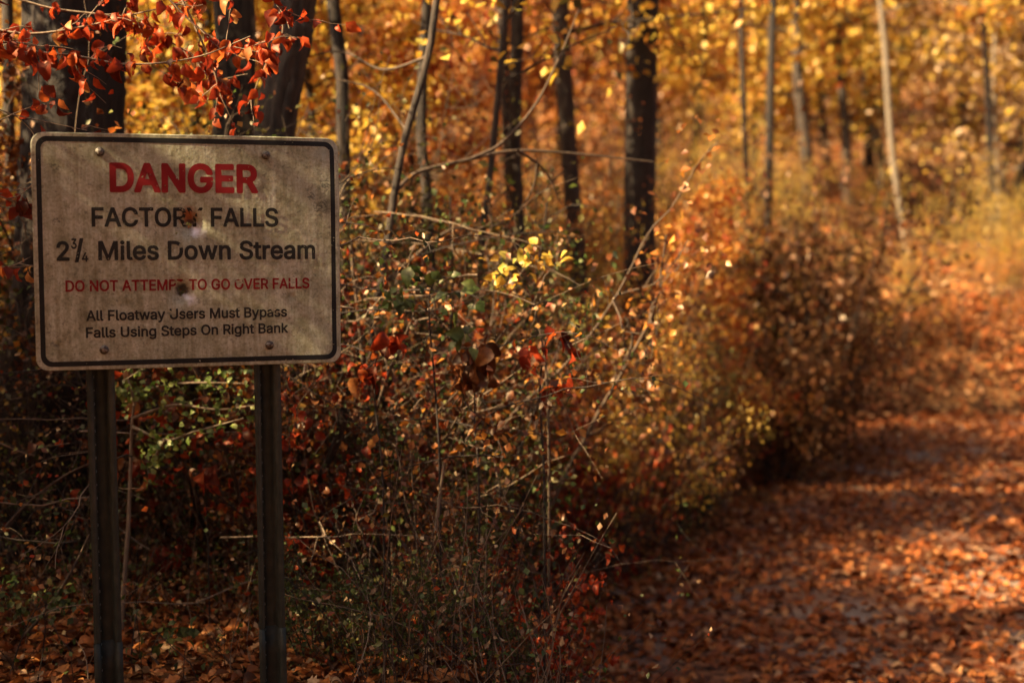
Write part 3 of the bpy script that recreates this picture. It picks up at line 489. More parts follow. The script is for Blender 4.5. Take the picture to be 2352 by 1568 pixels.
def ink(name, colour, chip=.60, fade=.25):
    """Printed film: chipped away in specks and around the bullet holes."""
    m, nt, out = new_mat(name); L = nt.links.new
    tc = N(nt, 'ShaderNodeTexCoord'); P = tc.outputs['Object']
    n = N(nt, 'ShaderNodeTexNoise'); n.inputs['Scale'].default_value = 95; n.inputs['Detail'].default_value = 3; L(P, n.inputs['Vector'])
    acc = n.outputs[0]
    for cpt, r in ((loc(1050, 585), .027), (loc(985, 1000), .019), (loc(985, 755), .009), (loc(1010, 760), .007), (loc(905, 1165), .010), (loc(1560, 1150), .010), (loc(1345, 970), .010)):
        fl = N(nt, 'ShaderNodeVectorMath', operation='MULTIPLY'); L(P, fl.inputs[0]); fl.inputs[1].default_value = (1, 1, 0)
        d = N(nt, 'ShaderNodeVectorMath', operation='DISTANCE'); L(fl.outputs[0], d.inputs[0]); d.inputs[1].default_value = (cpt[0], cpt[1], 0)
        mr = N(nt, 'ShaderNodeMapRange'); L(d.outputs['Value'], mr.inputs[0]); mr.inputs[1].default_value = 0; mr.inputs[2].default_value = r * 1.6; mr.inputs[3].default_value = .36; mr.inputs[4].default_value = 0
        s = N(nt, 'ShaderNodeMath', operation='ADD'); L(acc, s.inputs[0]); L(mr.outputs[0], s.inputs[1]); acc = s.outputs[0]
    f = ramp(nt, acc, [(chip, (0, 0, 0)), (chip + .02, (1, 1, 1))])
    n2 = N(nt, 'ShaderNodeTexNoise'); n2.inputs['Scale'].default_value = 16; n2.inputs['Detail'].default_value = 5; L(P, n2.inputs['Vector'])
    col = ramp(nt, n2.outputs[0], [(.3, colour), (.75, tuple(c * (1 + fade) + .012 for c in colour))])
    p = N(nt, 'ShaderNodeBsdfPrincipled'); L(col, p.inputs['Base Color']); p.inputs['Roughness'].default_value = .6
    p.inputs['Specular IOR Level'].default_value = .3
    t = N(nt, 'ShaderNodeBsdfTransparent')
    mx = N(nt, 'ShaderNodeMixShader'); L(f, mx.inputs[0]); L(p.outputs[0], mx.inputs[1]); L(t.outputs[0], mx.inputs[2])
    L(mx.outputs[0], out.inputs[0])
    return m

SHEET = sign_paint()
INK_R = ink('red_ink', (.22, .003, .005), .69)
INK_K = ink('black_ink', (.016, .017, .014), .70)
INK_B = ink('border_ink', (.007, .008, .007), .69)

# sheet: a fine grid bent with the dents, holes shot through it
nx, ny = 280, 216
u = np.linspace(-1, 1, nx); v = np.linspace(-1, 1, ny)
gy = np.repeat((v * SH / 2)[:, None], nx, 1); gx = u[None] * half_w(gy)
gz = bend(gx, gy)
V = np.stack([gx, gy, gz], -1).reshape(-1, 3)
i = np.arange(ny - 1)[:, None] * nx; j = np.arange(nx - 1)[None]
F = np.stack([i + j, i + j + 1, i + nx + j + 1, i + nx + j], -1).reshape(-1, 4)
fc = V[F].mean(1)
rng = np.random.default_rng(5)
keep = np.ones(len(F), bool)
for c, r in ((H1, .0075), (H2, .0095), (H3, .0028)):
    d = np.hypot(fc[:, 0] - c[0], fc[:, 1] - c[1]); a = np.arctan2(fc[:, 1] - c[1], fc[:, 0] - c[0])
    keep &= d > r * (1 + .25 * np.sin(a * 3 + 1) + .18 * np.sin(a * 7))
F = F[keep]
Vb = V - np.array((0, 0, .0022))
mb = MB(); mb.add(V, F); mb.add(Vb, F[:, ::-1])
ring = np.concatenate([np.arange(nx), np.arange(1, ny) * nx + nx - 1, (ny - 1) * nx + np.arange(nx - 2, -1, -1), np.arange(ny - 2, 0, -1) * nx])
r2 = np.roll(ring, -1); nV = nx * ny
mb.F.append(np.stack([ring, ring + nV, r2 + nV, r2], -1)); mb.MI.append(np.zeros(len(ring), np.int32))
panel = mb.obj('sign_panel', SHEET, sign_root, smooth=True)
PANEL_Z = float(CEN[2]) - sign_root.location.z
panel.location = (0, 0, PANEL_Z); panel.rotation_euler = (R(90), 0, 0)
panel.data.polygons.foreach_set("use_smooth", np.ones(len(panel.data.polygons), bool))

def rrect(w, h, r, n=12, per=60):
    pts = []
    for cx, cy_, a0 in ((w - r, h - r, 0), (-w + r, h - r, 90), (-w + r, -h + r, 180), (w - r, -h + r, 270)):
        for k in range(n + 1):
            a = R(a0 + 90 * k / n); pts.append((cx + r * math.cos(a), cy_ + r * math.sin(a)))
    P = np.array(pts + [pts[0]]); d = np.concatenate([[0], np.cumsum(np.hypot(*np.diff(P, axis=0).T))])
    return P
Po, Pi = rrect(SW / 2 - .0125, SH / 2 - .0105, .030), rrect(SW / 2 - .0255, SH / 2 - .0245, .020)
bo = []; bi = []
for k in range(len(Po) - 1):
    n = max(1, int(np.hypot(*(Po[k + 1] - Po[k])) / .004))
    for t in np.arange(n) / n:
        bo.append(Po[k] + t * (Po[k + 1] - Po[k])); bi.append(Pi[k] + t * (Pi[k + 1] - Pi[k]))
bo = np.array(bo); bi = np.array(bi); rings = [bo + t * (bi - bo) for t in np.linspace(0, 1, 5)]
mb = MB(); n = len(bo); VV = np.concatenate(rings)
VV = np.column_stack([VV, bend(VV[:, 0], VV[:, 1]) + .0006])
k = np.arange(n); k2 = (k + 1) % n
mb.add(VV, np.concatenate([np.stack([k + q * n, k2 + q * n, k2 + (q + 1) * n, k + (q + 1) * n], -1) for q in range(4)]))
mb.obj('border', INK_B, panel)

def lettering(text, p_left, p_right, cap_px, G, mat, cap_units=727.0, pad=14):
    """One printed line: p_left, p_right = where the baseline starts and ends."""
    a = loc(*p_left); b = loc(*p_right); top = loc(p_left[0], p_left[1] - cap_px)
    cap = float(top[1] - a[1])
    x = 0; loops = []
    for ch in text:
        if ch == ' ':
            x += 200; continue
        adv, L = G[ch]
        for l in L:
            q = np.array(l, float).reshape(-1, 2); q[:, 0] += x; loops.append(q)
        x += adv
    allp = np.concatenate(loops); x0, x1 = allp[:, 0].min(), allp[:, 0].max()
    fy = np.array(G['E'][1][0][1::2])
    if cap_units == 1: fy = allp[:, 1]
    sx = float(np.hypot(*(b - a))) / (x1 - x0); sy = cap / float(fy.max() - fy.min()); pad = -float(fy.min())
    dirv = (b - a) / np.hypot(*(b - a)); up = np.array((-dirv[1], dirv[0]))
    cu = bpy.data.curves.new('lettering', 'CURVE'); cu.dimensions = '2D'; cu.fill_mode = 'BOTH'
    for q in loops:
        P = a + ((q[:, :1] - x0) * sx) * dirv + ((q[:, 1:] + pad) * sy) * up
        s = cu.splines.new('POLY'); s.points.add(len(P) - 1); s.use_cyclic_u = True
        s.points.foreach_set('co', np.column_stack([P, np.zeros(len(P)), np.ones(len(P))]).ravel())
    tmp = bpy.data.objects.new('lettering', cu); COL.objects.link(tmp)
    bpy.context.view_layer.update()
    me = bpy.data.meshes.new_from_object(tmp.evaluated_get(bpy.context.evaluated_depsgraph_get()))
    bpy.data.objects.remove(tmp); bpy.data.curves.remove(cu)
    co = np.zeros(len(me.vertices) * 3); me.vertices.foreach_get('co', co); co = co.reshape(-1, 3)
    co[:, 2] = bend(co[:, 0], co[:, 1]) + .0012
    me.vertices.foreach_set('co', co.ravel()); me.materials.clear(); me.materials.append(mat); me.update()
    return me
def join_meshes(name, meshes, mat):
    mb = MB()
    for me in meshes:
        co = np.zeros(len(me.vertices) * 3); me.vertices.foreach_get('co', co); me.calc_loop_triangles()
        tr = np.zeros(len(me.loop_triangles) * 3, np.int32); me.loop_triangles.foreach_get('vertices', tr)
        mb.add(co.reshape(-1, 3), tr.reshape(-1, 3)); bpy.data.meshes.remove(me)
    return mb.obj(name, mat, panel)
def line(mat, *parts):
    join_meshes('lettering', [lettering(*p) for p in parts], mat)
line(INK_R, ("DANGER", (553, 432), (1465, 437), 183, GB, INK_R, 727, 26))
line(INK_K, ("FACTORY FALLS", (437, 644), (1587, 641), 121, GM, INK_K))
line(INK_K, ("2", (215, 855), (296, 854), 122, GM, INK_K), ("3", (306, 780), (342, 780), 64, GM, INK_K), ("/", (328, 864), (392, 860), 148, GM, INK_K, 1),
     ("4", (371, 860), (412, 859), 60, GM, INK_K), ("Miles Down Stream", (474, 850), (1813, 838), 120, GM, INK_K))
line(INK_R, ("DO NOT ATTEMPT TO GO OVER FALLS", (266, 1045), (1775, 1018), 70, GM, INK_R))
line(INK_K, ("All Floatway Users Must Bypass", (390, 1226), (1634, 1194), 67, GM, INK_K))
line(INK_K, ("Falls Using Steps On Right Bank", (386, 1331), (1640, 1293), 66, GM, INK_K))

# posts
def steel_mat():
    m, nt, out = new_mat('post_steel'); L = nt.links.new
    tc = N(nt, 'ShaderNodeTexCoord')
    n = N(nt, 'ShaderNodeTexNoise'); n.inputs['Scale'].default_value = 30; n.inputs['Detail'].default_value = 6; L(tc.outputs['Object'], n.inputs['Vector'])
    mp = N(nt, 'ShaderNodeMapping'); mp.inputs['Scale'].default_value = (3, 3, .2); L(tc.outputs['Object'], mp.inputs[0])
    n2 = N(nt, 'ShaderNodeTexNoise'); n2.inputs['Scale'].default_value = 12; n2.inputs['Detail'].default_value = 4; L(mp.outputs[0], n2.inputs['Vector'])
    a = N(nt, 'ShaderNodeMath', operation='MULTIPLY_ADD'); L(n.outputs[0], a.inputs[0]); a.inputs[1].default_value = .5
    h = N(nt, 'ShaderNodeMath', operation='MULTIPLY'); L(n2.outputs[0], h.inputs[0]); h.inputs[1].default_value = .5; L(h.outputs[0], a.inputs[2])
    c = ramp(nt, a.outputs[0], [(.3, (.015, .019, .013)), (.5, (.040, .044, .031)), (.7, (.085, .078, .054))])
    p = N(nt, 'ShaderNodeBsdfPrincipled'); L(c, p.inputs['Base Color']); p.inputs['Metallic'].default_value = .35; p.inputs['Roughness'].default_value = .55
    b = N(nt, 'ShaderNodeBump'); b.inputs['Strength'].default_value = .2; b.inputs['Distance'].default_value = .003; L(n.outputs[0], b.inputs['Height']); L(b.outputs[0], p.inputs['Normal'])
    L(p.outputs[0], out.inputs[0]); return m
STEEL = steel_mat()
m, nt, out = new_mat('hole_light'); p = N(nt, 'ShaderNodeBsdfPrincipled'); p.inputs['Base Color'].default_value = (.75, .72, .62, 1); p.inputs['Metallic'].default_value = .5; p.inputs['Roughness'].default_value = .4
nt.links.new(p.outputs[0], out.inputs[0]); HOLE_LIGHT = m  # pale metal colour imitating light that shines through the post holes
m, nt, out = new_mat('bolt_steel'); L = nt.links.new
tcn = N(nt, 'ShaderNodeTexCoord'); nn = N(nt, 'ShaderNodeTexNoise'); nn.inputs['Scale'].default_value = 160; L(tcn.outputs['Object'], nn.inputs['Vector'])
p = N(nt, 'ShaderNodeBsdfPrincipled'); L(ramp(nt, nn.outputs[0], [(.4, (.07, .05, .035)), (.65, (.30, .27, .22))]), p.inputs['Base Color']); p.inputs['Metallic'].default_value = .5; p.inputs['Roughness'].default_value = .5
L(p.outputs[0], out.inputs[0]); BOLT = m

def channel(mb, half, depth, z0, z1, y0=0.0, th=.0035):
    """Hat-section post: flanges at the front, web at the back."""
    k = half / .038
    prof = [(-.038 * k, 0), (-.022 * k, 0), (-.015 * k, depth), (.015 * k, depth), (.022 * k, 0), (.038 * k, 0)]
    pr = np.array(prof); back = pr + np.array([(0, th), (th * -.9, th), (th * -.6, th), (th * .6, th), (th * .9, th), (0, th)])
    loop = np.vstack([pr, back[::-1]]); n = len(loop)
    zs = np.linspace(z0, z1, 12)
    V = np.array([(x, y + y0, z) for z in zs for x, y in loop])
    i = np.arange(11)[:, None] * n; j = np.arange(n)[None]; j2 = (j + 1) % n
    mb.add(V, np.stack([i + j, i + j2, i + n + j2, i + n + j], -1).reshape(-1, 4))
    for base in (0, 11 * n):
        q = [(base + a, base + a + 1, base + n - 2 - a, base + n - 1 - a) for a in range(5)]
        mb.F.append(np.array(q) + (mb.n - len(V))); mb.MI.append(np.zeros(5, np.int32))
for px in (236.5, 621):
    Dp = 3.87 + (px - 78) / 704 * .27
    top = at(px, 845, Dp)
    lx = float((top[0] - CEN[0]) * math.cos(YAW) + (top[1] - CEN[1]) * math.sin(YAW))
    mb = MB(); channel(mb, .038, .034, -.5, PANEL_Z + SH / 2 - .05, y0=0.002)
    # pale discs down the slanting wall, painted as daylight through punched holes
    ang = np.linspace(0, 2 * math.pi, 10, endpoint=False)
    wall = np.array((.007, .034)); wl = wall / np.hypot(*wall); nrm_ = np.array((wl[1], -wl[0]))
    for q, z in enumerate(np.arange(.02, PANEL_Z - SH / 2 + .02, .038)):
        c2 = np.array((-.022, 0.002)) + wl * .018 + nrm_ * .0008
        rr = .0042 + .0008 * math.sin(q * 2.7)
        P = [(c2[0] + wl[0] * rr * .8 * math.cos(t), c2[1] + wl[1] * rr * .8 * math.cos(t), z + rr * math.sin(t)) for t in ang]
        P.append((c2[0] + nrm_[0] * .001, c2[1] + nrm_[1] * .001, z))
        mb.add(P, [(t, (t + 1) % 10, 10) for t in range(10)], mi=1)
    post = mb.obj('post', [STEEL, HOLE_LIGHT], sign_root); post.location = (lx, .016, 0); post.rotation_euler = (0, R(-.35), 0)
    mb = MB(); channel(mb, .0395, .035, -.5, 0.33, y0=-.0025)
    mb.obj('post_stub', STEEL, post)
for bx, by in ((497, 185), (1515, 203), (497, 1403), (1523, 1370)):
    c = loc(bx, by); mb = MB(); z0 = float(bend(c[0], c[1])) + .001
    ang = np.linspace(0, 2 * math.pi, 16, endpoint=False)
    prof = [(.0125, 0), (.0125, .0018), (.0090, .0022), (.0085, .0060), (.0060, .0078)]
    P = [(c[0] + r * math.cos(t), c[1] + r * math.sin(t), z0 + h) for r, h in prof for t in ang] + [(c[0], c[1], z0 + .0082)]
    f = [(a * 16 + t, a * 16 + (t + 1) % 16, (a + 1) * 16 + (t + 1) % 16, (a + 1) * 16 + t) for a in range(4) for t in range(16)]
    mb.add(P, f); mb.F.append(np.array([(64 + t, 64 + (t + 1) % 16, 80) for t in range(16)])); mb.MI.append(np.zeros(16, np.int32))
    mb.obj('bolt', BOLT, panel)

# ------------------------------------------------------------------ trees whose trunks the photograph shows
def wander(rng, start, d, length, n, amp, grav=0.0):
    d = norm(np.asarray(d, float)); P = [np.asarray(start, float)]; st = length / (n - 1)
    for _ in range(n - 1):
        d = norm(d + rng.normal(0, amp, 3) + np.array((0, 0, grav)))
        P.append(P[-1] + d * st)
    return np.array(P)

def crown_parts(rng, top_pts, z_from, z_to, reach, nlimbs, nleaf, size, kind_mats, root, trunk_r, limb_mat, flat=1.0, tpl='small', frac_up=.35, droop=0.0, cluster=.32):
    """Limbs off the trunk and leaf sprays on the limbs, as two parts of the tree."""
    lm = MB(); anchors = []
    zz = top_pts[:, 2]
    for k in range(nlimbs):
        z = z_from + (z_to - z_from) * ((k + rng.uniform(0, 1)) / nlimbs)
        p = np.array([np.interp(z, zz, top_pts[:, i]) for i in range(3)])
        a = k * 2.4 + rng.uniform(-.5, .5)
        rel = (z - z_from) / max(.01, z_to - z_from)
        ln = reach * (1 - .65 * rel) * rng.uniform(.7, 1.15)
        d = np.array((math.cos(a), math.sin(a), frac_up + .5 * rel))
        P = wander(rng, p, d, ln, 9, .10, -.01)
        r0 = max(.008, trunk_r * .32 * (1 - .6 * rel))
        tube(lm, P, np.linspace(r0, r0 * .2, 9), 5)
        for q in range(5):
            t = rng.uniform(.25, 1.0); i0 = int(t * 8)
            d2 = norm(P[min(8, i0 + 1)] - P[max(0, i0 - 1)]) + rng.normal(0, .55, 3)
            Q = wander(rng, P[i0], d2, ln * rng.uniform(.22, .5), 6, .18, -.02)
            tube(lm, Q, np.linspace(r0 * .35, .003, 6), 4)
            anchors.append(Q[1:]); 
        anchors.append(P[4:])
        if nlimbs >= 14 and tpl == 'small' and cluster < .4:
            lo = lm.obj('limb', limb_mat, root); lm = MB()
    A = np.concatenate(anchors)
    if lm.n: lo = lm.obj('limbs', limb_mat, root)
    idx = rng.integers(0, len(A), nleaf)
    pos = A[idx] + rng.normal(0, cluster * np.array((1, 1, .7 * flat)), (nleaf, 3)) * rng.uniform(.2, 1, (nleaf, 1))
    ax = rand_dirs(rng, nleaf) + np.array((0, 0, -.5 - droop)); nor = rand_dirs(rng, nleaf) + np.array((0, 0, .7))
    clump = rng.uniform(0, 1, len(A))[idx]
    rnd = np.clip(.55 * clump + .45 * rng.uniform(0, 1, nleaf), 0, 1)
    lb = MB(); mi = (rng.uniform(0, 1, nleaf) > .72).astype(int) if len(kind_mats) > 1 else np.zeros(nleaf, int)
    for q in range(len(kind_mats)):
        s = mi == q
        if s.any(): leaves(lb, pos[s], ax[s], nor[s], size * rng.uniform(.6, 1.25, s.sum()), rnd[s], tpl, q)
    cr = lb.obj('crown', list(kind_mats), root)
    return lo, cr

def trunk_path(px_pts, depth, height, seed, lean_y=0.0):
    """World path of a trunk from its points on the photograph, carried on to the ground and up to its height."""
    P = [at(x, y, depth) for x, y in px_pts]
    P = sorted(P, key=lambda q: q[2]); P = np.array(P)
    d0 = (P[0] - P[1]); zb = float(hgt(P[0][0], depth)) - .25
    if P[0][2] > zb:
        t = (P[0][2] - zb) / max(.05, -d0[2]) if d0[2] < 0 else 0
        foot = P[0] + d0 * t * np.array((.5, 1, 1)); foot[2] = zb; P = np.vstack([foot, P])
    d1 = norm(P[-1] - P[-2]); t = (height - P[-1][2]) / max(.2, d1[2])
    rng = np.random.default_rng(seed)
    mid = P[-1] + d1 * t * .5 + rng.normal(0, .08, 3) * np.array((1, 1, 0)); end = P[-1] + d1 * t + rng.normal(0, .2, 3) * np.array((1, 1, 0))
    end[2] = height; mid[2] = (P[-1][2] + height) / 2
    P = np.vstack([P, mid, end])
    P = bez(P, 90)
    return P

def make_tree(name, label, px_pts, depth, wpx, height, bark, crown, seed, sides=14, ridge=.05, flare=.5, limbs=(5, 10), cat='tree', reach=2.6, nleaf=2600, leafsize=.13, low=None):
    rng = np.random.default_rng(seed)
    P = trunk_path(px_pts, depth, height, seed)
    r = wpx / FPX * depth / 2
    zg = float(hgt(P[0][0], P[0][1]))
    base = np.array((P[0][0], P[0][1], zg)); root = empty(name, base); tag(root, label, cat)
    z = P[:, 2]
    rad = r * np.clip(1 - .75 * np.clip((z - 3.2) / max(.5, height - 3.2), 0, 1) ** 1.2, .12, 1) * (1 + flare * np.exp(-np.clip(z - zg, 0, 9) / .28))
    mb = MB(); tube(mb, P - base, rad, sides, ridge=ridge, rng=rng); mb.obj('trunk', bark, root, smooth=True)
    if crown:
        z0 = low if low is not None else height * .52
        crown_parts(rng, P - base, z0 - zg, height - .2 - zg, reach, limbs[0] + 6, nleaf, leafsize, crown, root, r, bark)
    return root

big = make_tree('large_tree', 'massive dark furrowed trunk rising directly behind the danger sign', [(165, -60), (166, 60), (168, 150), (165, 300), (150, 600), (118, 900), (92, 1080)], 6.4, 218, 11, BARK_D, (RUST, ORANGE), 1, sides=56, ridge=.11, flare=.25, nleaf=3000)
# the twin trunks: two stems from one foot
P3 = trunk_path([(690, -80), (674, 60), (652, 180), (632, 310), (604, 700), (570, 1000)], 6.7, 11, 3)
tw = empty('twin_tree', (P3[0][0], P3[0][1], float(hgt(P3[0][0], P3[0][1])))); tag(tw, 'twin stemmed lichen spotted tree behind the upper right part of the sign', 'tree')
P2 = trunk_path([(535, -80), (541, 100), (538, 300), (545, 700), (556, 1000)], 6.9, 10.5, 4)
tb = np.array(tw.location); rng = np.random.default_rng(8)
for P, w, mt in ((P3, 88, BARK_G), (P2, 92, BARK_L)):
    mb = MB(); r = w / FPX * 6.8 / 2; tube(mb, P - tb, r * np.clip(1 - .06 * np.clip(P[:, 2] - 3, 0, 9), .2, 1) * (1 + .3 * np.exp(-np.clip(P[:, 2], 0, 9) / .3)), 40, ridge=.11, rng=rng)
    mb.obj('trunk', mt, tw, smooth=True)
crown_parts(rng, P3 - tb, 5.4, 10.6, 2.8, 12, 2800, .13, (ORANGE, YELLOW), tw, .08, BARK_G)

make_tree('sapling', 'slim dark leafless looking sapling between the twin trunks and the thicket', [(758, -60), (772, 60), (786, 180), (788, 300), (800, 900)], 8.2, 30, 7.5, BARK_D, (ORANGE,), 11, sides=9, reach=1.4, nleaf=900)
lean = make_tree('sapling', 'leaning sapling with a long arching side branch right of the sign', [(1012, -60), (985, 120), (930, 320), (905, 450), (880, 620), (855, 760), (838, 1000)], 6.4, 17, 6.5, BARK_G, (YELLOW, OLIVE), 12, sides=9, reach=1.2, nleaf=700)
lb_ = np.array(lean.location)
for pts, w in (([(908, 440), (960, 396), (1080, 366), (1190, 346), (1350, 356), (1500, 372)], 11), ([(1190, 346), (1250, 390), (1290, 470)], 8), ([(1235, 375), (1225, 430), (1190, 490)], 7),
               ([(872, 660), (960, 582), (1040, 526), (1130, 520), (1200, 480)], 9), ([(1080, 366), (1150, 330), (1230, 240), (1290, 120), (1330, 20)], 8), ([(985, 130), (880, 160), (790, 120), (700, 130)], 8),
               ([(960, 582), (900, 640), (860, 690)], 6), ([(935, 300), (860, 210), (770, 180)], 7), ([(1040, 526), (1090, 600), (1110, 640)], 5)):
    P = bez([at(x, y, 6.4 + .12 * k) for k, (x, y) in enumerate(pts)], 24) - lb_
    mb = MB(); tube(mb, P, np.linspace(w, w * .35, 24) / FPX * 6.4 / 2, 6); mb.obj('branch', TWIG, lean)

make_tree('forest_tree', 'thinner left trunk of the dark pair standing close together in the middle', [(1152, -60), (1160, 200), (1170, 400), (1180, 600), (1188, 850)], 10.8, 24, 9, BARK_G, (ORANGE, YELLOW), 21, reach=1.6, nleaf=3000, leafsize=.08, low=2.6, limbs=(8, 10))
make_tree('forest_tree', 'darker right trunk of the pair standing close together in the middle', [(1186, -60), (1184, 200), (1183, 350), (1195, 600), (1206, 820)], 10.2, 30, 9.5, BARK_D, (ORANGE,), 22, reach=2.2, nleaf=1800)
make_tree('forest_tree', 'grey brown slightly leaning trunk left of the thick dark one', [(1284, -60), (1290, 100), (1305, 330), (1320, 520), (1336, 720), (1346, 850)], 10.8, 38, 10.5, BARK_G, (YELLOW, ORANGE), 23, reach=1.7, nleaf=3600, leafsize=.085, low=2.5, limbs=(9, 10))
make_tree('forest_tree', 'thick straight near black trunk in the middle of the picture', [(1480, -60), (1474, 200), (1470, 400), (1468, 620), (1466, 800)], 11.2, 72, 13, BARK_D, (RUST, ORANGE), 24, sides=22, reach=2.0, nleaf=3600, leafsize=.09, low=2.9, limbs=(8, 10))
make_tree('sapling', 'thin dark stem rising out of the dark cedar bush', [(1778, -60), (1772, 120), (1765, 420), (1757, 640)], 16.0, 19, 9.5, BARK_D, (ORANGE,), 25, sides=8, reach=1.5, nleaf=900, low=4.8)
make_tree('sapling', 'faint thin stem just left of the stem in the cedar bush', [(1700, -60), (1703, 100), (1715, 420), (1720, 600)], 16.6, 12, 9, BARK_D, (RUST,), 26, sides=8, reach=1.4, nleaf=800, low=5)
make_tree('pale_tree', 'pale barked leaning tree catching the sun beyond the path', [(2016, -60), (2032, 100), (2045, 300), (2060, 430), (2082, 560), (2112, 700), (2124, 780)], 24, 15, 12, BARK_P, (YELLOW, ORANGE), 27, sides=9, reach=2.2, nleaf=2200, low=4.6)
make_tree('sapling', 'thin dark sapling at the right beyond the bend of the path', [(2262, 100), (2275, 350), (2288, 600), (2312, 800)], 25, 15, 9.5, BARK_D, (ORANGE, OLIVE), 28, sides=8, reach=1.6, nleaf=900, low=5.5)
make_tree('sapling', 'slender half lit stem low in the thicket behind the green leaves', [(1128, 380), (1108, 540), (1102, 700), (1105, 850)], 7.4, 15, 4.2, BARK_G, (YELLOW,), 29, sides=8, reach=.9, nleaf=350, leafsize=.07)
make_tree('sapling', 'short dark trunk seen through the tangle of twigs right of the sign', [(968, 250), (978, 420), (990, 620), (998, 800)], 8.2, 24, 5.2, BARK_D, (OLIVE, YELLOW), 30, sides=9, reach=1.2, nleaf=700, leafsize=.08)
make_tree('sapling', 'slim trunk at the left edge of the picture behind the sign', [(15, -60), (22, 300), (35, 600), (40, 900)], 7.6, 26, 7, BARK_G, (YELLOW,), 31, sides=9, reach=1.4, nleaf=800)

# ------------------------------------------------------------------ trees filling the slope behind: a few kinds, copied
def slope_tree(kind, seed, mats, height, reach, nleaf, size, bark, low=.18):
    rng = np.random.default_rng(seed)
    root = empty(kind, (0, 0, 0))
    P = wander(rng, (0, 0, -.3), (0, 0, 1), height + .3, 26, .035, .05)
    mb = MB(); rr = .010 * height + .02; tube(mb, P, np.linspace(rr, .012, 26), 9, ridge=.05, rng=rng); mb.obj('trunk', bark, root, smooth=True)
    crown_parts(rng, P, height * low, P[-1][2], reach, 20, nleaf, size, mats, root, rr, bark, cluster=.42)
    return root
KINDS = [
    ('hickory_tree', (YELLOW, ORANGE), 8.5, 2.7, 5200, .135, BARK_G, 'golden yellow leaved tree on the sunlit slope beyond the path'),
    ('maple_tree', (ORANGE, RED), 7.5, 2.5, 4800, .13, BARK_D, 'orange leaved tree with red sprays on the slope beyond the path'),
    ('oak_tree', (RUST, ORANGE), 8.0, 2.8, 5200, .14, BARK_D, 'rust brown leaved tree on the slope behind the thicket'),
    ('beech_tree', (TAN, YELLOW), 6.0, 2.2, 4200, .12, BARK_P, 'tan and yellow leaved small tree with pale stem on the slope'),
    ('poplar_tree', (YELLOW, OLIVE), 9.0, 2.3, 4600, .13, BARK_G, 'yellow green leaved tree on the slope beyond the path')]
protos = []
for k, (nm, mats, h, rch, nl, sz, bk, lab) in enumerate(KINDS):
    r = slope_tree(nm, 100 + k, mats, h, rch, nl, sz, bk); tag(r, lab, 'tree', 'trees on the slope behind the path'); protos.append([r, True])
rng = np.random.default_rng(77)
spots = []
ar_ = np.arange
for yy, step in ((22.5, 3.4), (27, 3.6), (33, 4.2), (41, 5.2), (51, 6.2), (63, 8.0)):
    x0, x1 = -.40 * yy - 1, .40 * yy + 1.5
    for x in np.arange(x0, x1, step):
        spots.append((x + rng.uniform(-.8, .8), yy + rng.uniform(-1.5, 1.5)))
for yy in (27.5, 32, 37):
    for x in ar_(.03 * yy, .42 * yy, 2.7):
        spots.append((x + rng.uniform(-.9, .9), yy + rng.uniform(-1.8, 1.8)))
for k in range(16):
    spots.append((rng.uniform(-.42, -.16) * 15, rng.uniform(12, 18)))
for x, y in spots:
    u = x / y
    p = np.array((.50, .14, .04, .10, .22)) if u > .12 else (np.array((.16, .26, .28, .10, .20)) if u > -.05 else np.array((.36, .12, .14, .10, .28)))
    k = int(rng.choice(5, p=p)); sc = rng.uniform(.85, 1.35)
    if y < 20: sc *= .62
    if y < 26 and x > -2: continue
    if y < 26 and u > .2: sc *= .7
    root, fresh = protos[k]; l = (x, y, float(hgt(x, y)) - .05)
    if fresh:
        protos[k][1] = False; root.location = l; root.rotation_euler = (0, 0, rng.uniform(0, 6.28)); root.scale = (sc, sc, sc)
    else:
        dup(root, l, rng.uniform(0, 6.28), sc, (rng.normal(0, .05), rng.normal(0, .05)))

for x, y, s, k in ((1.7, 12.2, .36, 1), (-.75, 10.6, .4, 1), (-1.3, 9.8, .5, 0), (-2.3, 9.6, .55, 4), (-3.2, 9.3, .55, 0)):
    r = dup(protos[k][0], (x, y, float(hgt(x, y)) - .05), rng.uniform(0, 6.28), s)
    r['label'] = 'young ' + ('orange' if k == 1 else 'yellow') + ' leaved tree growing among the trunks behind the thicket'; r['group'] = 'young trees among the trunks'

# trees added out of frame to shade the sign, clearing and thicket foot
SHADE = [(-5.2, 2.3, .62, 2), (-4.6, 4.0, .50, 1), (-6.3, 1.0, .72, 2), (-4.5, 6.1, .56, 1), (-3.6, 1.6, .50, 2), (-5.0, 0.3, .62, 1), (-7.5, 3.0, .8, 2), (-6.2, 5.2, .56, 2),
         (-3.9, 2.9, .42, 2), (-4.0, 4.8, .36, 2), (-4.9, 3.2, .52, 2), (-5.6, 4.2, .54, 1), (-5.8, 6.6, .52, 2), (-3.2, .2, .7, 1), (-3.4, -2.0, 1.0, 2), (0.6, -2.6, 1.0, 1), (-1.4, -4.6, 1.1, 2), (3.6, -2.2, 1.0, 2), (-7.4, 7.4, .66, 1), (-5.4, 8.6, .5, 2), (-2.2, 6.9, .30, 2), (-4.0, 5.4, .62, 2), (2.6, -2.6, .9, 2), (-.6, -3.0, .9, 1), (-3.0, 3.0, .48, 2), (-3.3, 2.2, .5, 1)]
for x, y, sc, k in SHADE:
    r = dup(protos[k][0], (x, y, float(hgt(x, y))), rng.uniform(0, 6.28), sc)
    if x < -2.8 and y > 0: r['label'] = 'tree added out of view left of the sign to shade it'; r['group'] = 'trees added out of view to shade the sign'
    else: r['label'] = 'tree added behind the viewer to shade the clearing'; r['group'] = 'trees added behind the viewer for shade'

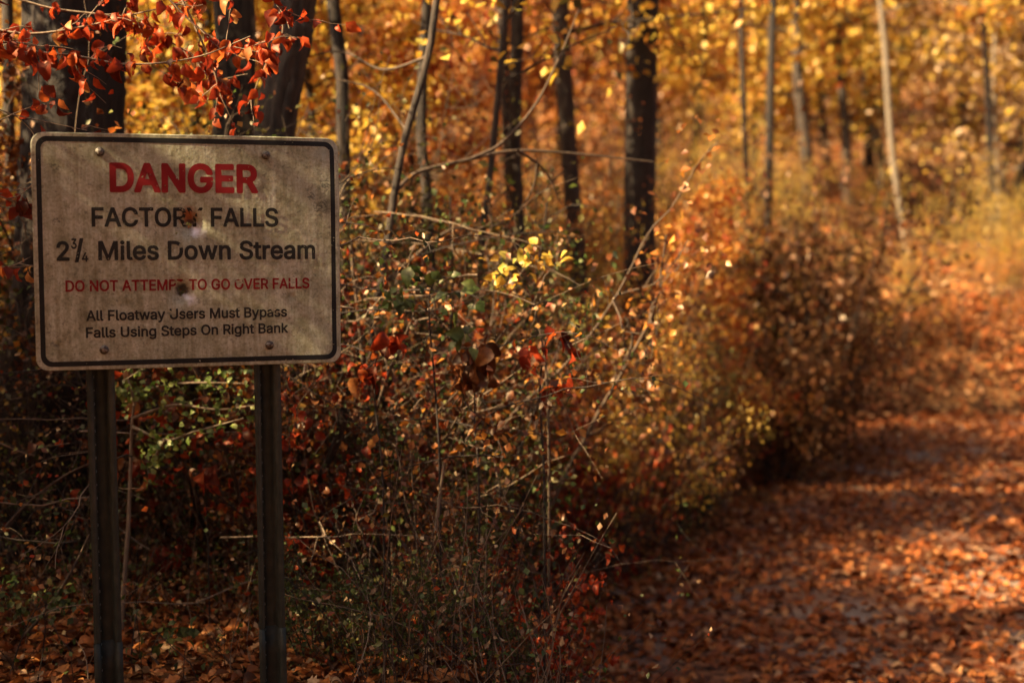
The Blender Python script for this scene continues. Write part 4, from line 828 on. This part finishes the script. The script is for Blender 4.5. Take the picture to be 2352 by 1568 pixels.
# ------------------------------------------------------------------ thicket shrubs
def shrub(kind, seed, height, spread, nst, mats, nleaf, size, stem_mat, r0=.008, tpl='small', droop=.3, nside=7, cl=.05):
    rng = np.random.default_rng(seed); root = empty(kind, (0, 0, 0)); sm = MB(); anc = []
    for s in range(nst):
        a = rng.uniform(0, 6.28); st = np.array((math.cos(a), math.sin(a), 0)) * rng.uniform(0, spread * .35)
        h = height * rng.uniform(.55, 1.05)
        P = wander(rng, st - np.array((0, 0, .05)), (math.cos(a) * spread * .5, math.sin(a) * spread * .5, 1.3), h, 14, .10, .03)
        r = r0 * rng.uniform(.6, 1.2); tube(sm, P, np.linspace(r, r * .25, 14), 5)
        for q in range(nside):
            i0 = int(rng.uniform(3, 13)); d = rng.normal(0, .6, 3) + norm(P[i0] - P[i0 - 1]) * .6
            Q = wander(rng, P[i0], d, h * rng.uniform(.15, .38), 8, .22, .02); tube(sm, Q, np.linspace(r * .4, .0012, 8), 3); anc.append(Q[2:])
            for w in range(2):
                j0 = int(rng.uniform(2, 7)); W = wander(rng, Q[j0], rng.normal(0, 1, 3), h * rng.uniform(.06, .16), 5, .25); tube(sm, W, np.linspace(.0016, .0008, 5), 3); anc.append(W[1:])
    sm.obj('stems', stem_mat, root)
    A = np.concatenate(anc); idx = rng.integers(0, len(A), nleaf)
    pos = A[idx] + rng.normal(0, cl, (nleaf, 3)); pos[:, 2] = np.maximum(pos[:, 2], .02)
    ax = rand_dirs(rng, nleaf) + np.array((0, 0, -droop)); nor = rand_dirs(rng, nleaf) + np.array((0, 0, .5))
    rnd = np.clip(.5 * rng.uniform(0, 1, len(A))[idx] + .5 * rng.uniform(0, 1, nleaf), 0, 1)
    fb = MB(); sel = rng.uniform(0, 1, nleaf) > .7 if len(mats) > 1 else np.zeros(nleaf, bool)
    for q, s in ((0, ~sel), (1, sel)):
        if s.any(): leaves(fb, pos[s], ax[s], nor[s], size * rng.uniform(.55, 1.3, s.sum()), rnd[s], tpl, q)
    fb.obj('foliage', list(mats), root)
    return root

SH = {
    'rusty': shrub('rusty_shrub', 201, 1.25, .9, 9, (RUST, ORANGE), 2800, .024, TWIG),
    'dry': shrub('dry_shrub', 202, 1.2, .8, 12, (TAN, RUST), 750, .030, TWIG_P, nside=9),
    'green': shrub('green_shrub', 203, .95, 1.0, 11, (GREEN, OLIVE), 2300, .024, TWIG_D, cl=.035),
    'yellow': shrub('yellow_shrub', 204, 2.0, 1.1, 9, (YELLOW, OLIVE), 3800, .023, TWIG),
    'red': shrub('red_shrub', 205, 1.2, .7, 7, (RED, RUST), 650, .046, TWIG_D, tpl='curled', droop=.9),
    'orange': shrub('orange_shrub', 206, 2.2, 1.1, 9, (ORANGE, RUST), 3600, .026, TWIG),
    'tangle': shrub('twiggy_shrub', 207, 1.9, 1.3, 14, (OLIVE, RUST), 1900, .024, TWIG, nside=11, r0=.005),
    'dark': shrub('dark_shrub', 208, 1.5, 1.0, 10, (OLIVE, GREEN), 3600, .025, TWIG_D),
}
WORDS = {'rusty': 'rusty brown small leaved shrub', 'dry': 'dry tan shrub with pale stems', 'green': 'low green small leaved shrub', 'yellow': 'tall yellow leaved shrub',
         'red': 'red leaved shrub with hanging leaves', 'orange': 'tall orange leaved shrub', 'tangle': 'tangled twiggy shrub with few leaves', 'dark': 'dark olive shrub'}
used = set()
def plant(kind, x, y, sc, place, slim=1.0, free=False):
    l = (x, y, float(hgt(x, y)) - .03)
    if not free and y < 18.4 and float(edge_x(y)) - x < {'green': .28, 'dry': .3, 'red': .25, 'rusty': .42, 'dark': .42}.get(kind, .62) * sc: return
    root = SH[kind]
    if kind not in used:
        used.add(kind); root.location = l; root.rotation_euler = (0, 0, rng.uniform(0, 6.28)); root.scale = (sc, sc, sc); o = root
    else:
        o = dup(root, l, rng.uniform(0, 6.28), sc, (rng.normal(0, .08), rng.normal(0, .08)))
    o.scale = (sc * slim, sc * slim, sc)
    tag(o, WORDS[kind] + ' ' + place, 'shrub', WORDS[kind] + 's in the thicket ' + place)
def place_words(x, y):
    u = x / y
    if u < -.13: return 'behind the danger sign'
    if edge_x(y) - x < .9: return 'along the edge of the leafy path'
    return 'between the sign and the thick dark trunk' if u < .06 else 'in front of the sunlit forest'
rng = np.random.default_rng(31)
def zone(ys, xs, jit, lo, hi, kinds, scs, skip=.1, elo=.15, ehi=9.0):
    for yy in ys:
        for x in xs:
            xx = x + rng.uniform(-jit, jit); y = yy + rng.uniform(-jit, jit); e = float(edge_x(y)) - xx; u = xx / y
            if e < elo or e > ehi or u < lo or u > hi or (y > 11.8 and u > .15) or rng.uniform() < skip: continue
            plant(str(rng.choice(kinds)), xx, y, float(rng.uniform(*scs)), place_words(xx, y))
ar = np.arange
zone(ar(5.0, 6.4, .34), ar(-.7, .3, .34), .14, -.125, -.015, ['green', 'rusty', 'green', 'green', 'dark', 'red', 'green'], (.40, .68), .06)
zone(ar(5.2, 6.8, .42), ar(-.3, .6, .36), .15, -.02, .05, ['green', 'rusty', 'green', 'red', 'dark'], (.45, .75), .08, .25)
zone(ar(5.8, 7.6, .5), ar(-1.0, .8, .46), .2, -.13, .02, ['rusty', 'dry', 'dark', 'dark', 'red', 'green', 'rusty', 'green'], (.75, 1.05), .05, .6)
zone(ar(6.4, 9.4, .75), ar(-3.9, -.8, .7), .28, -.42, -.13, ['rusty', 'dry', 'dark', 'red', 'yellow', 'tangle'], (.65, 1.0), .1)
zone(ar(7.6, 11.5, .72), ar(-1.2, 1.8, .66), .28, -.13, .3, ['yellow', 'rusty', 'orange', 'dark', 'tangle', 'red', 'rusty'], (.8, 1.15), .08, .9)
zone(ar(7.2, 14.4, .42), ar(-.5, 3.6, .42), .19, -.1, .4, ['green', 'rusty', 'dry', 'red', 'green', 'dark', 'red'], (.6, 1.0), .06, .2, 1.3)
for x, y, s, k in ((.75, 10.3, .9, 'rusty'), (.95, 10.6, 1.0, 'green'), (.55, 10.0, 1.0, 'red'), (1.15, 10.9, .9, 'rusty'), (.3, 9.7, 1.1, 'rusty'), (.1, 9.2, 1.0, 'red'), (.6, 10.6, 1.2, 'dark'), (.2, 8.8, .8, 'rusty'), (1.5, 11.8, 1.0, 'dark'), (-.1, 8.5, 1.1, 'red'), (-.2, 8.0, .8, 'green')):
    plant(k, x, y, s, 'around the foot of the thick dark trunk')
zone(ar(12.0, 19.5, 1.0), ar(-5.5, 5.5, 1.0), .4, -.42, .4, ['yellow', 'orange', 'rusty', 'tangle', 'orange', 'yellow'], (1.1, 1.6), .12, .4)
for x, y, s, k in ((-.55, 8.3, 1.55, 'dark'), (-.15, 8.7, 1.6, 'dark'), (-.9, 7.9, 1.45, 'dark'), (.25, 8.9, 1.45, 'dark'), (-.75, 8.8, 1.2, 'orange'), (-.45, 7.0, 1.1, 'tangle'),
                   (-.6, 7.2, 1.5, 'dark'), (-.1, 7.6, 1.5, 'rusty'), (.35, 8.0, 1.5, 'rusty'), (-.75, 6.2, 1.5, 'rusty'), (-.5, 6.5, 1.25, 'dark'), (-.70, 7.0, 1.65, 'dark'), (-.42, 7.4, 1.75, 'dark'), (-.85, 7.6, 1.8, 'dark'), (-.15, 7.2, 1.6, 'rusty'), (.1, 8.6, 1.9, 'dark'), (-.62, 6.6, 1.75, 'rusty'), (-.25, 8.0, 1.35, 'yellow'), (-.7, 6.4, .9, 'rusty'), (-.55, 6.1, 1.0, 'green'), (.3, 7.8, 1.3, 'yellow'), (-.3, 6.8, 1.4, 'rusty'), (.55, 9.2, 1.3, 'orange'), (-1.05, 6.3, 1.4, 'red'), (-.5, 7.7, 1.5, 'red'), (.75, 9.6, 1.6, 'dark'), (-1.2, 8.4, 1.4, 'tangle'), (-1.9, 8.6, 1.5, 'tangle'), (-2.4, 8.2, 1.3, 'yellow'), (-1.5, 9.2, 1.5, 'yellow'), (-2.3, 6.3, 1.1, 'tangle'), (-2.1, 6.9, 1.5, 'dark'), (-1.55, 7.3, 1.6, 'dark'), (-1.3, 7.6, 1.5, 'yellow'), (-2.6, 6.7, 1.3, 'rusty'), (-1.75, 7.0, 1.2, 'tangle')):
    plant(k, x, y, s, 'standing tall behind the leaning sapling' if x > -1 else 'standing tall behind the danger sign')
for y in ar(7.9, 13.4, .34):
    for q in range(2):
        k = str(rng.choice(['rusty', 'red', 'dark', 'green', 'orange', 'rusty', 'yellow'])); s = {'orange': .85, 'yellow': .85, 'green': 1.2, 'dark': 1.15}.get(k, 1.4) * rng.uniform(.75, 1.1)
        plant(k, float(edge_x(y)) - .28 - .45 * q - rng.uniform(0, .25), y + rng.uniform(-.15, .15), float(s) * (.75 + .35 * q), 'in the upright row along the path edge', .62, True)
for x, y, s, k in ((.93, 10.35, 1.65, 'rusty'), (.80, 10.2, 1.5, 'orange'), (1.08, 10.7, 1.45, 'dark'), (.62, 10.0, 1.6, 'rusty'), (.5, 9.6, 1.3, 'yellow'), (1.2, 11.0, 1.6, 'rusty'), (.35, 9.2, 1.5, 'red')):
    plant(k, x, y, s, 'around the foot of the thick dark trunk', .6, True)
for k in range(30):
    y = rng.uniform(18.6, 27); x = rng.uniform(.10, .44) * y + rng.uniform(-.6, .6)
    plant(str(rng.choice(['yellow', 'orange', 'yellow', 'orange'])), x, y, float(rng.uniform(.5, 1.2)), 'on the sunlit bank beyond the path')

# the dark cedar bush at the turn of the path
cb = shrub('cedar_bush', 260, 2.2, .9, 13, (CEDAR, RUST), 6500, .055, TWIG_D, r0=.016, droop=.1, nside=12, cl=.13)
for k, (px, y, s, lab) in enumerate(((1790, 14.3, 1.6, 'dense dark brown green cedar bush standing at the path edge'), (1745, 14.9, 1.2, 'lower dark cedar bush just left of the dense one at the path edge'), (1640, 13.6, .95, 'small dark cedar bush left of the dense one at the path edge'), (1800, 13.4, .9, 'low dark cedar bush in front of the dense one at the path edge'), (1850, 15.6, 1.25, 'dark cedar bush half hidden behind the dense one at the path edge'))):
    q = at(px, 900, y); l = (q[0], y, float(hgt(q[0], y)) - .03)
    if k == 0: cb.location = l; cb.scale = (s * .72, s * .72, s); tag(cb, lab, 'bush')
    else: tag(dup(cb, l, 1.3 * k, (s * .72, s * .72, s)), lab, 'bush')

# ------------------------------------------------------------------ red leaved branches over the sign
rng = np.random.default_rng(9)
rt = empty('red_leaf_tree', (-2.75, 4.75, float(hgt(-2.75, 4.75)))); tag(rt, 'understory tree whose red leaved branches hang over the danger sign', 'tree')
rb = np.array(rt.location)
TP = bez([(-2.75, 4.75, -.2), (-2.70, 4.75, 1.2), (-2.62, 4.70, 2.4), (-2.5, 4.7, 4.2)], 30)
mb = MB(); tube(mb, TP - rb, np.linspace(.05, .02, 30), 10, ridge=.04, rng=rng); mb.obj('trunk', BARK_G, rt, smooth=True)
BR = [([(-330, 330), (-120, 170), (0, 122), (150, 126), (300, 148), (450, 132), (575, 84)], 4.30, 70, 9), ([(-330, 160), (-120, 60), (60, 78), (200, 60), (330, 28), (430, 8)], 4.75, 75, 8),
      ([(-330, 420), (-120, 235), (40, 266), (200, 300)], 4.25, 5, 5), ([(-300, -40), (200, -70), (350, -30), (450, 60), (540, 112), (610, 96)], 4.6, 42, 7),
      ([(300, -80), (560, -40), (650, 20), (715, 50)], 4.5, 22, 6), ([(-330, 560), (-100, 436), (30, 462), (78, 476)], 4.15, 16, 5), ([(-300, 20), (-60, -20), (120, 20), (260, 40), (380, 90), (470, 150), (520, 200)], 4.9, 55, 7),
      ([(-330, 300), (-100, 120), (60, 100), (110, 130)], 4.05, 26, 6), ([(-330, 480), (-100, 330), (60, 250), (130, 240)], 4.4, 12, 5), ([(380, -80), (470, 110), (500, 200), (490, 280)], 4.7, 20, 6), ([(600, -80), (650, 60), (610, 150), (570, 240)], 4.8, 16, 6), ([(-330, 700), (-80, 620), (20, 612), (70, 590)], 4.4, 7, 5)]
for pts, D, nl, w in BR:
    P = bez([at(x, y, D + .03 * k) for k, (x, y) in enumerate(pts)], 40)
    mb = MB(); tube(mb, P - rb, np.linspace(w, w * .3, 40) / FPX * D / 2, 6)
    tw_ = mb; an = []
    for q in range(max(2, nl // 6)):
        i0 = int(rng.uniform(10, 39)); W = wander(rng, P[i0], norm(P[min(39, i0 + 1)] - P[i0 - 1]) + rng.normal(0, .6, 3), rng.uniform(.08, .22), 6, .15, -.05)
        tube(tw_, W - rb, np.linspace(.0018, .0008, 6), 4); an.append(W[1:])
    nl = int(nl * 1.65); an.append(P[12:]); A = np.concatenate(an)
    idx = rng.integers(0, len(A), nl); pos = A[idx] + rng.normal(0, .012, (nl, 3))
    ax = np.column_stack([rng.normal(0, .55, nl), rng.normal(0, .55, nl), -np.ones(nl)]); nor = np.column_stack([rng.normal(0, .9, nl), -np.abs(rng.normal(.6, .6, nl)), rng.normal(0, .6, nl)])
    lv = MB()
    half = rng.uniform(0, 1, nl) > .5
    for kd, s in (('big', half), ('curled', ~half)):
        if s.any(): leaves(lv, pos[s] - rb, ax[s], nor[s], rng.uniform(.022, .066, s.sum()) * rng.uniform(.75, 1, s.sum()), np.clip(rng.beta(1.5, 1.7, s.sum()), 0, 1), kd)
    br = mb.obj('branch', TWIG_P, rt); lv.obj('foliage', RED, br)

# ------------------------------------------------------------------ single plants one can point to
def sprig(name, label, stems, D, w, stem_mat, leafspec, seed, cat='plant'):
    rng = np.random.default_rng(seed)
    f = at(*stems[0][0], D); z = float(hgt(f[0], D)); root = empty(name, (f[0], D, z)); tag(root, label, cat); b = np.array((f[0], D, z)); anc = []
    sm = MB()
    for k, pts in enumerate(stems):
        pw = [at(x, y, D + .05 * math.sin(k + q)) for q, (x, y) in enumerate(pts)]
        if k == 0: pw = [np.array((pw[0][0], D, min(z, pw[0][2]) - .03))] + pw
        P = bez(pw, 26) - b; tube(sm, P, np.linspace(w, w * .3, 26) / FPX * D / 2 * (1 if k == 0 else .55), 6); anc.append(P[8:] if k == 0 else P[3:])
    sm.obj('stem', stem_mat, root)
    mats, n, size, tpl, droop, cl = leafspec
    if n:
        A = np.concatenate(anc[1:] if len(anc) > 1 else anc); idx = rng.integers(0, len(A), n)
        pos = A[idx] + rng.normal(0, cl, (n, 3)); ax = rand_dirs(rng, n) + np.array((0, 0, -droop)); nor = rand_dirs(rng, n) * .7 + np.array((0, -.6, .5))
        lv = MB(); leaves(lv, pos, ax, nor, size * rng.uniform(.6, 1.3, n), rng.uniform(0, 1, n), tpl); lv.obj('foliage', mats, root)
    return root
BRIGHT = leaf_mat('fresh_green_leaf', [(0, (.05, .09, .012)), (.5, (.12, .19, .03)), (1, (.30, .33, .07))], .4, .06)
sprig('green_sprig', 'bright green leafy shoot on a pale stem between the sign posts', [[(280, 1420), (296, 1180), (304, 960), (318, 900)], [(304, 960), (400, 930), (500, 940), (585, 930)], [(310, 900), (420, 880), (560, 880)], [(304, 980), (380, 1010), (450, 990), (560, 960)], [(310, 930), (300, 890), (290, 860)], [(380, 1010), (360, 1040), (355, 1070)]], 5.2, 15, TWIG_P, (BRIGHT, 380, .025, 'big', .1, .03), 301)
sprig('holly_leaf_plant', 'dark green plant with broad toothed leaves right of the sign', [[(1010, 1080), (1000, 900), (985, 700), (1000, 640)], [(990, 720), (940, 690), (880, 690)], [(985, 700), (1050, 670), (1110, 690)], [(1000, 800), (1050, 760), (1090, 780)], [(985, 660), (960, 620), (900, 640)]], 5.05, 7, TWIG_D, (GREEN, 46, .058, 'big', .6, .03), 302)
sprig('red_leaf_seedling', 'small plant with glowing red hanging leaves in the middle of the thicket', [[(1250, 1120), (1240, 900), (1260, 740)], [(1245, 830), (1220, 800), (1205, 800)], [(1255, 780), (1290, 770), (1310, 800)], [(1245, 900), (1280, 880), (1300, 900)]], 5.15, 8, TWIG_D, (RED, 26, .075, 'big', .9, .02), 303)
sprig('red_leaf_seedling', 'red leaved seedling with drooping leaves near the lower right sign corner', [[(880, 1120), (860, 900), (870, 760)], [(865, 830), (840, 850), (820, 900)], [(868, 770), (890, 780), (880, 830)]], 5.0, 7, TWIG_D, (RED, 18, .06, 'curled', .9, .02), 304)
sprig('red_leaf_seedling', 'dull dark red seedling with hanging leaves in the shade mid thicket', [[(1100, 1120), (1090, 950), (1095, 790)], [(1092, 850), (1070, 830), (1060, 850)], [(1093, 820), (1115, 810), (1120, 850)]], 5.1, 7, TWIG_D, (RUST, 26, .075, 'curled', 1.0, .025), 305)
sprig('yellow_leaf_sapling', 'golden yellow leaved sapling spray in the middle of the thicket', [[(1260, 1000), (1240, 760), (1190, 620)], [(1195, 630), (1230, 590), (1280, 590)], [(1195, 620), (1160, 600), (1130, 620)], [(1230, 700), (1190, 680), (1150, 660)]], 5.4, 8, TWIG, (YELLOW, 46, .044, 'big', .3, .035), 306)
sprig('red_leaf_seedling', 'single dark red leafed stem between the posts under the sign', [[(480, 1330), (476, 1200), (470, 1090)], [(474, 1110), (462, 1080), (450, 1090)]], 5.3, 5, TWIG_D, (RED, 5, .075, 'big', .9, .01), 307)
sprig('green_sprig', 'low green shoot at the lower left corner of the picture', [[(20, 1560), (60, 1440), (120, 1340)], [(60, 1440), (30, 1380), (10, 1350)], [(80, 1400), (130, 1380), (170, 1390)]], 4.75, 6, TWIG_D, (GREEN, 110, .030, 'small', .0, .03), 308)
sprig('green_sprig', 'small green shoot among fallen leaves right of the left post', [[(330, 1560), (350, 1490), (370, 1450)], [(345, 1500), (320, 1510), (300, 1530)], [(360, 1470), (400, 1460), (430, 1450)]], 4.8, 5, TWIG_D, (GREEN, 30, .045, 'big', .0, .02), 309)
sprig('green_sprig', 'feathery green sprig at the foot of the thicket near the bottom edge', [[(1050, 1500), (1090, 1400), (1150, 1340)], [(1090, 1400), (1040, 1380), (1010, 1400)], [(1120, 1370), (1100, 1320), (1110, 1290)]], 5.1, 5, TWIG_D, (GREEN, 130, .020, 'small', .0, .025), 310)
def stick(name, label, pts, D0, D1, w, mat, seed, cat='branch'):
    P = np.array([at(x, y, D0 + (D1 - D0) * k / (len(pts) - 1)) for k, (x, y) in enumerate(pts)]); b = P[0].copy()
    root = empty(name, b); tag(root, label, cat); mb = MB(); tube(mb, bez(P, 30) - b, np.linspace(w, w * .45, 30) / FPX * (D0 + D1) / 4 * 1.0, 7, ridge=.05, rng=np.random.default_rng(seed)); mb.obj('stem', mat, root, smooth=True)
stick('dead_branch', 'crooked dark dead branch leaning beside the right sign post', [(792, 940), (775, 1010), (745, 1075), (722, 1112)], 5.5, 5.6, 26, TWIG_D, 401)
stick('dead_branch', 'long pale dead twig leaning at the left side of the left post', [(55, 1460), (120, 1380), (170, 1300), (206, 1225)], 4.85, 4.95, 9, TWIG, 402)
stick('dead_branch', 'long thin dead stem slanting up at the far left edge', [(-20, 1245), (70, 1150), (170, 1080), (260, 1050)], 5.2, 5.4, 8, TWIG, 403)
stick('dead_branch', 'curved pale dead twig in front of the thicket near the bottom', [(830, 1310), (870, 1360), (895, 1410), (900, 1460)], 5.0, 5.05, 8, TWIG_P, 404)
stick('dead_branch', 'small bright dry stick lying on the leaves right of the post', [(765, 1432), (785, 1430), (800, 1431)], 4.98, 5.0, 9, TWIG_P, 405)
stick('dead_branch', 'thin pale stick in the leaf litter left of the right post', [(345, 1500), (400, 1570), (430, 1620)], 4.8, 4.7, 6, TWIG, 406)
stick('dead_branch', 'straight sunlit dry stalk standing in the middle of the thicket', [(1000, 1220), (1012, 1120), (1020, 1060)], 5.0, 5.0, 9, TWIG_P, 407)
stick('dead_branch', 'pale vertical stem at the right side of the sign', [(805, 560), (820, 700), (838, 900), (850, 1100)], 5.9, 5.9, 10, TWIG, 408)

# ------------------------------------------------------------------ ground cover nobody could count
rng = np.random.default_rng(55)
um = MB(); pts = []
while len(pts) < 3600:
    y = 4.55 + 8 * rng.uniform() ** 1.6; x = rng.uniform(-.42 * y, float(edge_x(y)) - .1)
    if x < -.11 * y and y < 5.3 and rng.uniform() < .9: continue
    pts.append((x, y))
lp = []
for x, y in pts:
    h = rng.uniform(.2, .9) * (1 if edge_x(y) - x > .5 else .6) * (.5 if x < -.11 * y and y < 5.6 else 1); z = float(hgt(x, y))
    P = wander(rng, (x, y, z - .02), (rng.normal(0, .35), rng.normal(0, .35), 1), h, 7, .16); r = rng.uniform(.0012, .0032)
    tube(um, P, np.linspace(r, r * .4, 7), 3, mi=int(rng.integers(0, 3))); lp.append(P[2:])
for _ in range(420):
    y = rng.uniform(5.0, 8.5); x = rng.uniform(-.38 * y, min(float(edge_x(y)) - .3, .02 * y)); zz = float(hgt(x, y)); a = rng.uniform(0, 6.28)
    P = wander(rng, (x, y, zz + rng.uniform(.2, 1.7)), (math.cos(a), math.sin(a), rng.uniform(-.3, .8)), rng.uniform(.4, 1.3), 12, .13, -.03); r = rng.uniform(.0015, .0042)
    tube(um, P, np.linspace(r, r * .3, 12), 4, mi=int(rng.integers(0, 3)))
    for q in range(4):
        W = wander(rng, P[int(rng.integers(3, 11))], rng.normal(0, 1, 3), rng.uniform(.1, .35), 6, .2); tube(um, W, np.linspace(r * .5, .0008, 6), 3, mi=int(rng.integers(0, 3))); lp.append(W[2:])
A = np.concatenate(lp); nl = 44000; idx = rng.integers(0, len(A), nl)
pos = A[idx] + rng.normal(0, .04, (nl, 3)); kk = rng.choice(4, nl, p=(.30, .16, .44, .10))
for q in range(4):
    s = kk == q
    leaves(um, pos[s], rand_dirs(rng, s.sum()) + np.array((0, 0, -.3)), rand_dirs(rng, s.sum()) + np.array((0, 0, .4)), rng.uniform(.010, .032, s.sum()), rng.uniform(0, 1, s.sum()), 'small', 3 + q)
tag(um.obj('undergrowth', [TWIG, TWIG_P, TWIG_D, RUST, TAN, GREEN, RED]), kind='stuff')

def litter(name, n, xr, yr, smin, smax, kinds, keepf=None, lift=.02, mat=None):
    lb = MB(); x = rng.uniform(*xr, n); y = rng.uniform(*yr, n)
    if keepf is not None:
        k = keepf(x, y); x, y = x[k], y[k]
    n = len(x); z = hgt(x, y) + rng.uniform(.004, lift, n)
    a = rng.uniform(0, 6.28, n); ax = np.column_stack([np.cos(a), np.sin(a), rng.normal(0, .22, n)]); nor = np.column_stack([rng.normal(0, .35, n), rng.normal(0, .35, n), np.ones(n)])
    sz = rng.uniform(smin, smax, n); kk = rng.integers(0, len(kinds), n); r = rng.uniform(0, 1, n)
    for q, kd in enumerate(kinds):
        s = kk == q; leaves(lb, np.column_stack([x, y, z])[s], ax[s], nor[s], sz[s], r[s], kd)
    return tag(lb.obj(name, mat or LITTER), kind='stuff')
def patchy(x, y):
    g = np.sin(x * 2.3 + 1.1 * np.sin(y * 1.4)) * np.sin(y * 1.9 + .8 * np.sin(x * 1.7)) + .5 * np.sin(x * 5.1 + y * 3.7)
    inside = (x > edge_x(y)) & (y < bank_line(x))
    return (rng.uniform(0, 1, len(x)) < np.where(inside, np.where(g > .45, .40, .95), 1)) & (np.abs(x) < .44 * y + 1)
litter('fallen_leaves', 26000, (-3.4, .6), (4.0, 9.5), .022, .070, ('oak', 'curled', 'small', 'big'), lambda x, y: np.abs(x) < .44 * y + .3, .03)
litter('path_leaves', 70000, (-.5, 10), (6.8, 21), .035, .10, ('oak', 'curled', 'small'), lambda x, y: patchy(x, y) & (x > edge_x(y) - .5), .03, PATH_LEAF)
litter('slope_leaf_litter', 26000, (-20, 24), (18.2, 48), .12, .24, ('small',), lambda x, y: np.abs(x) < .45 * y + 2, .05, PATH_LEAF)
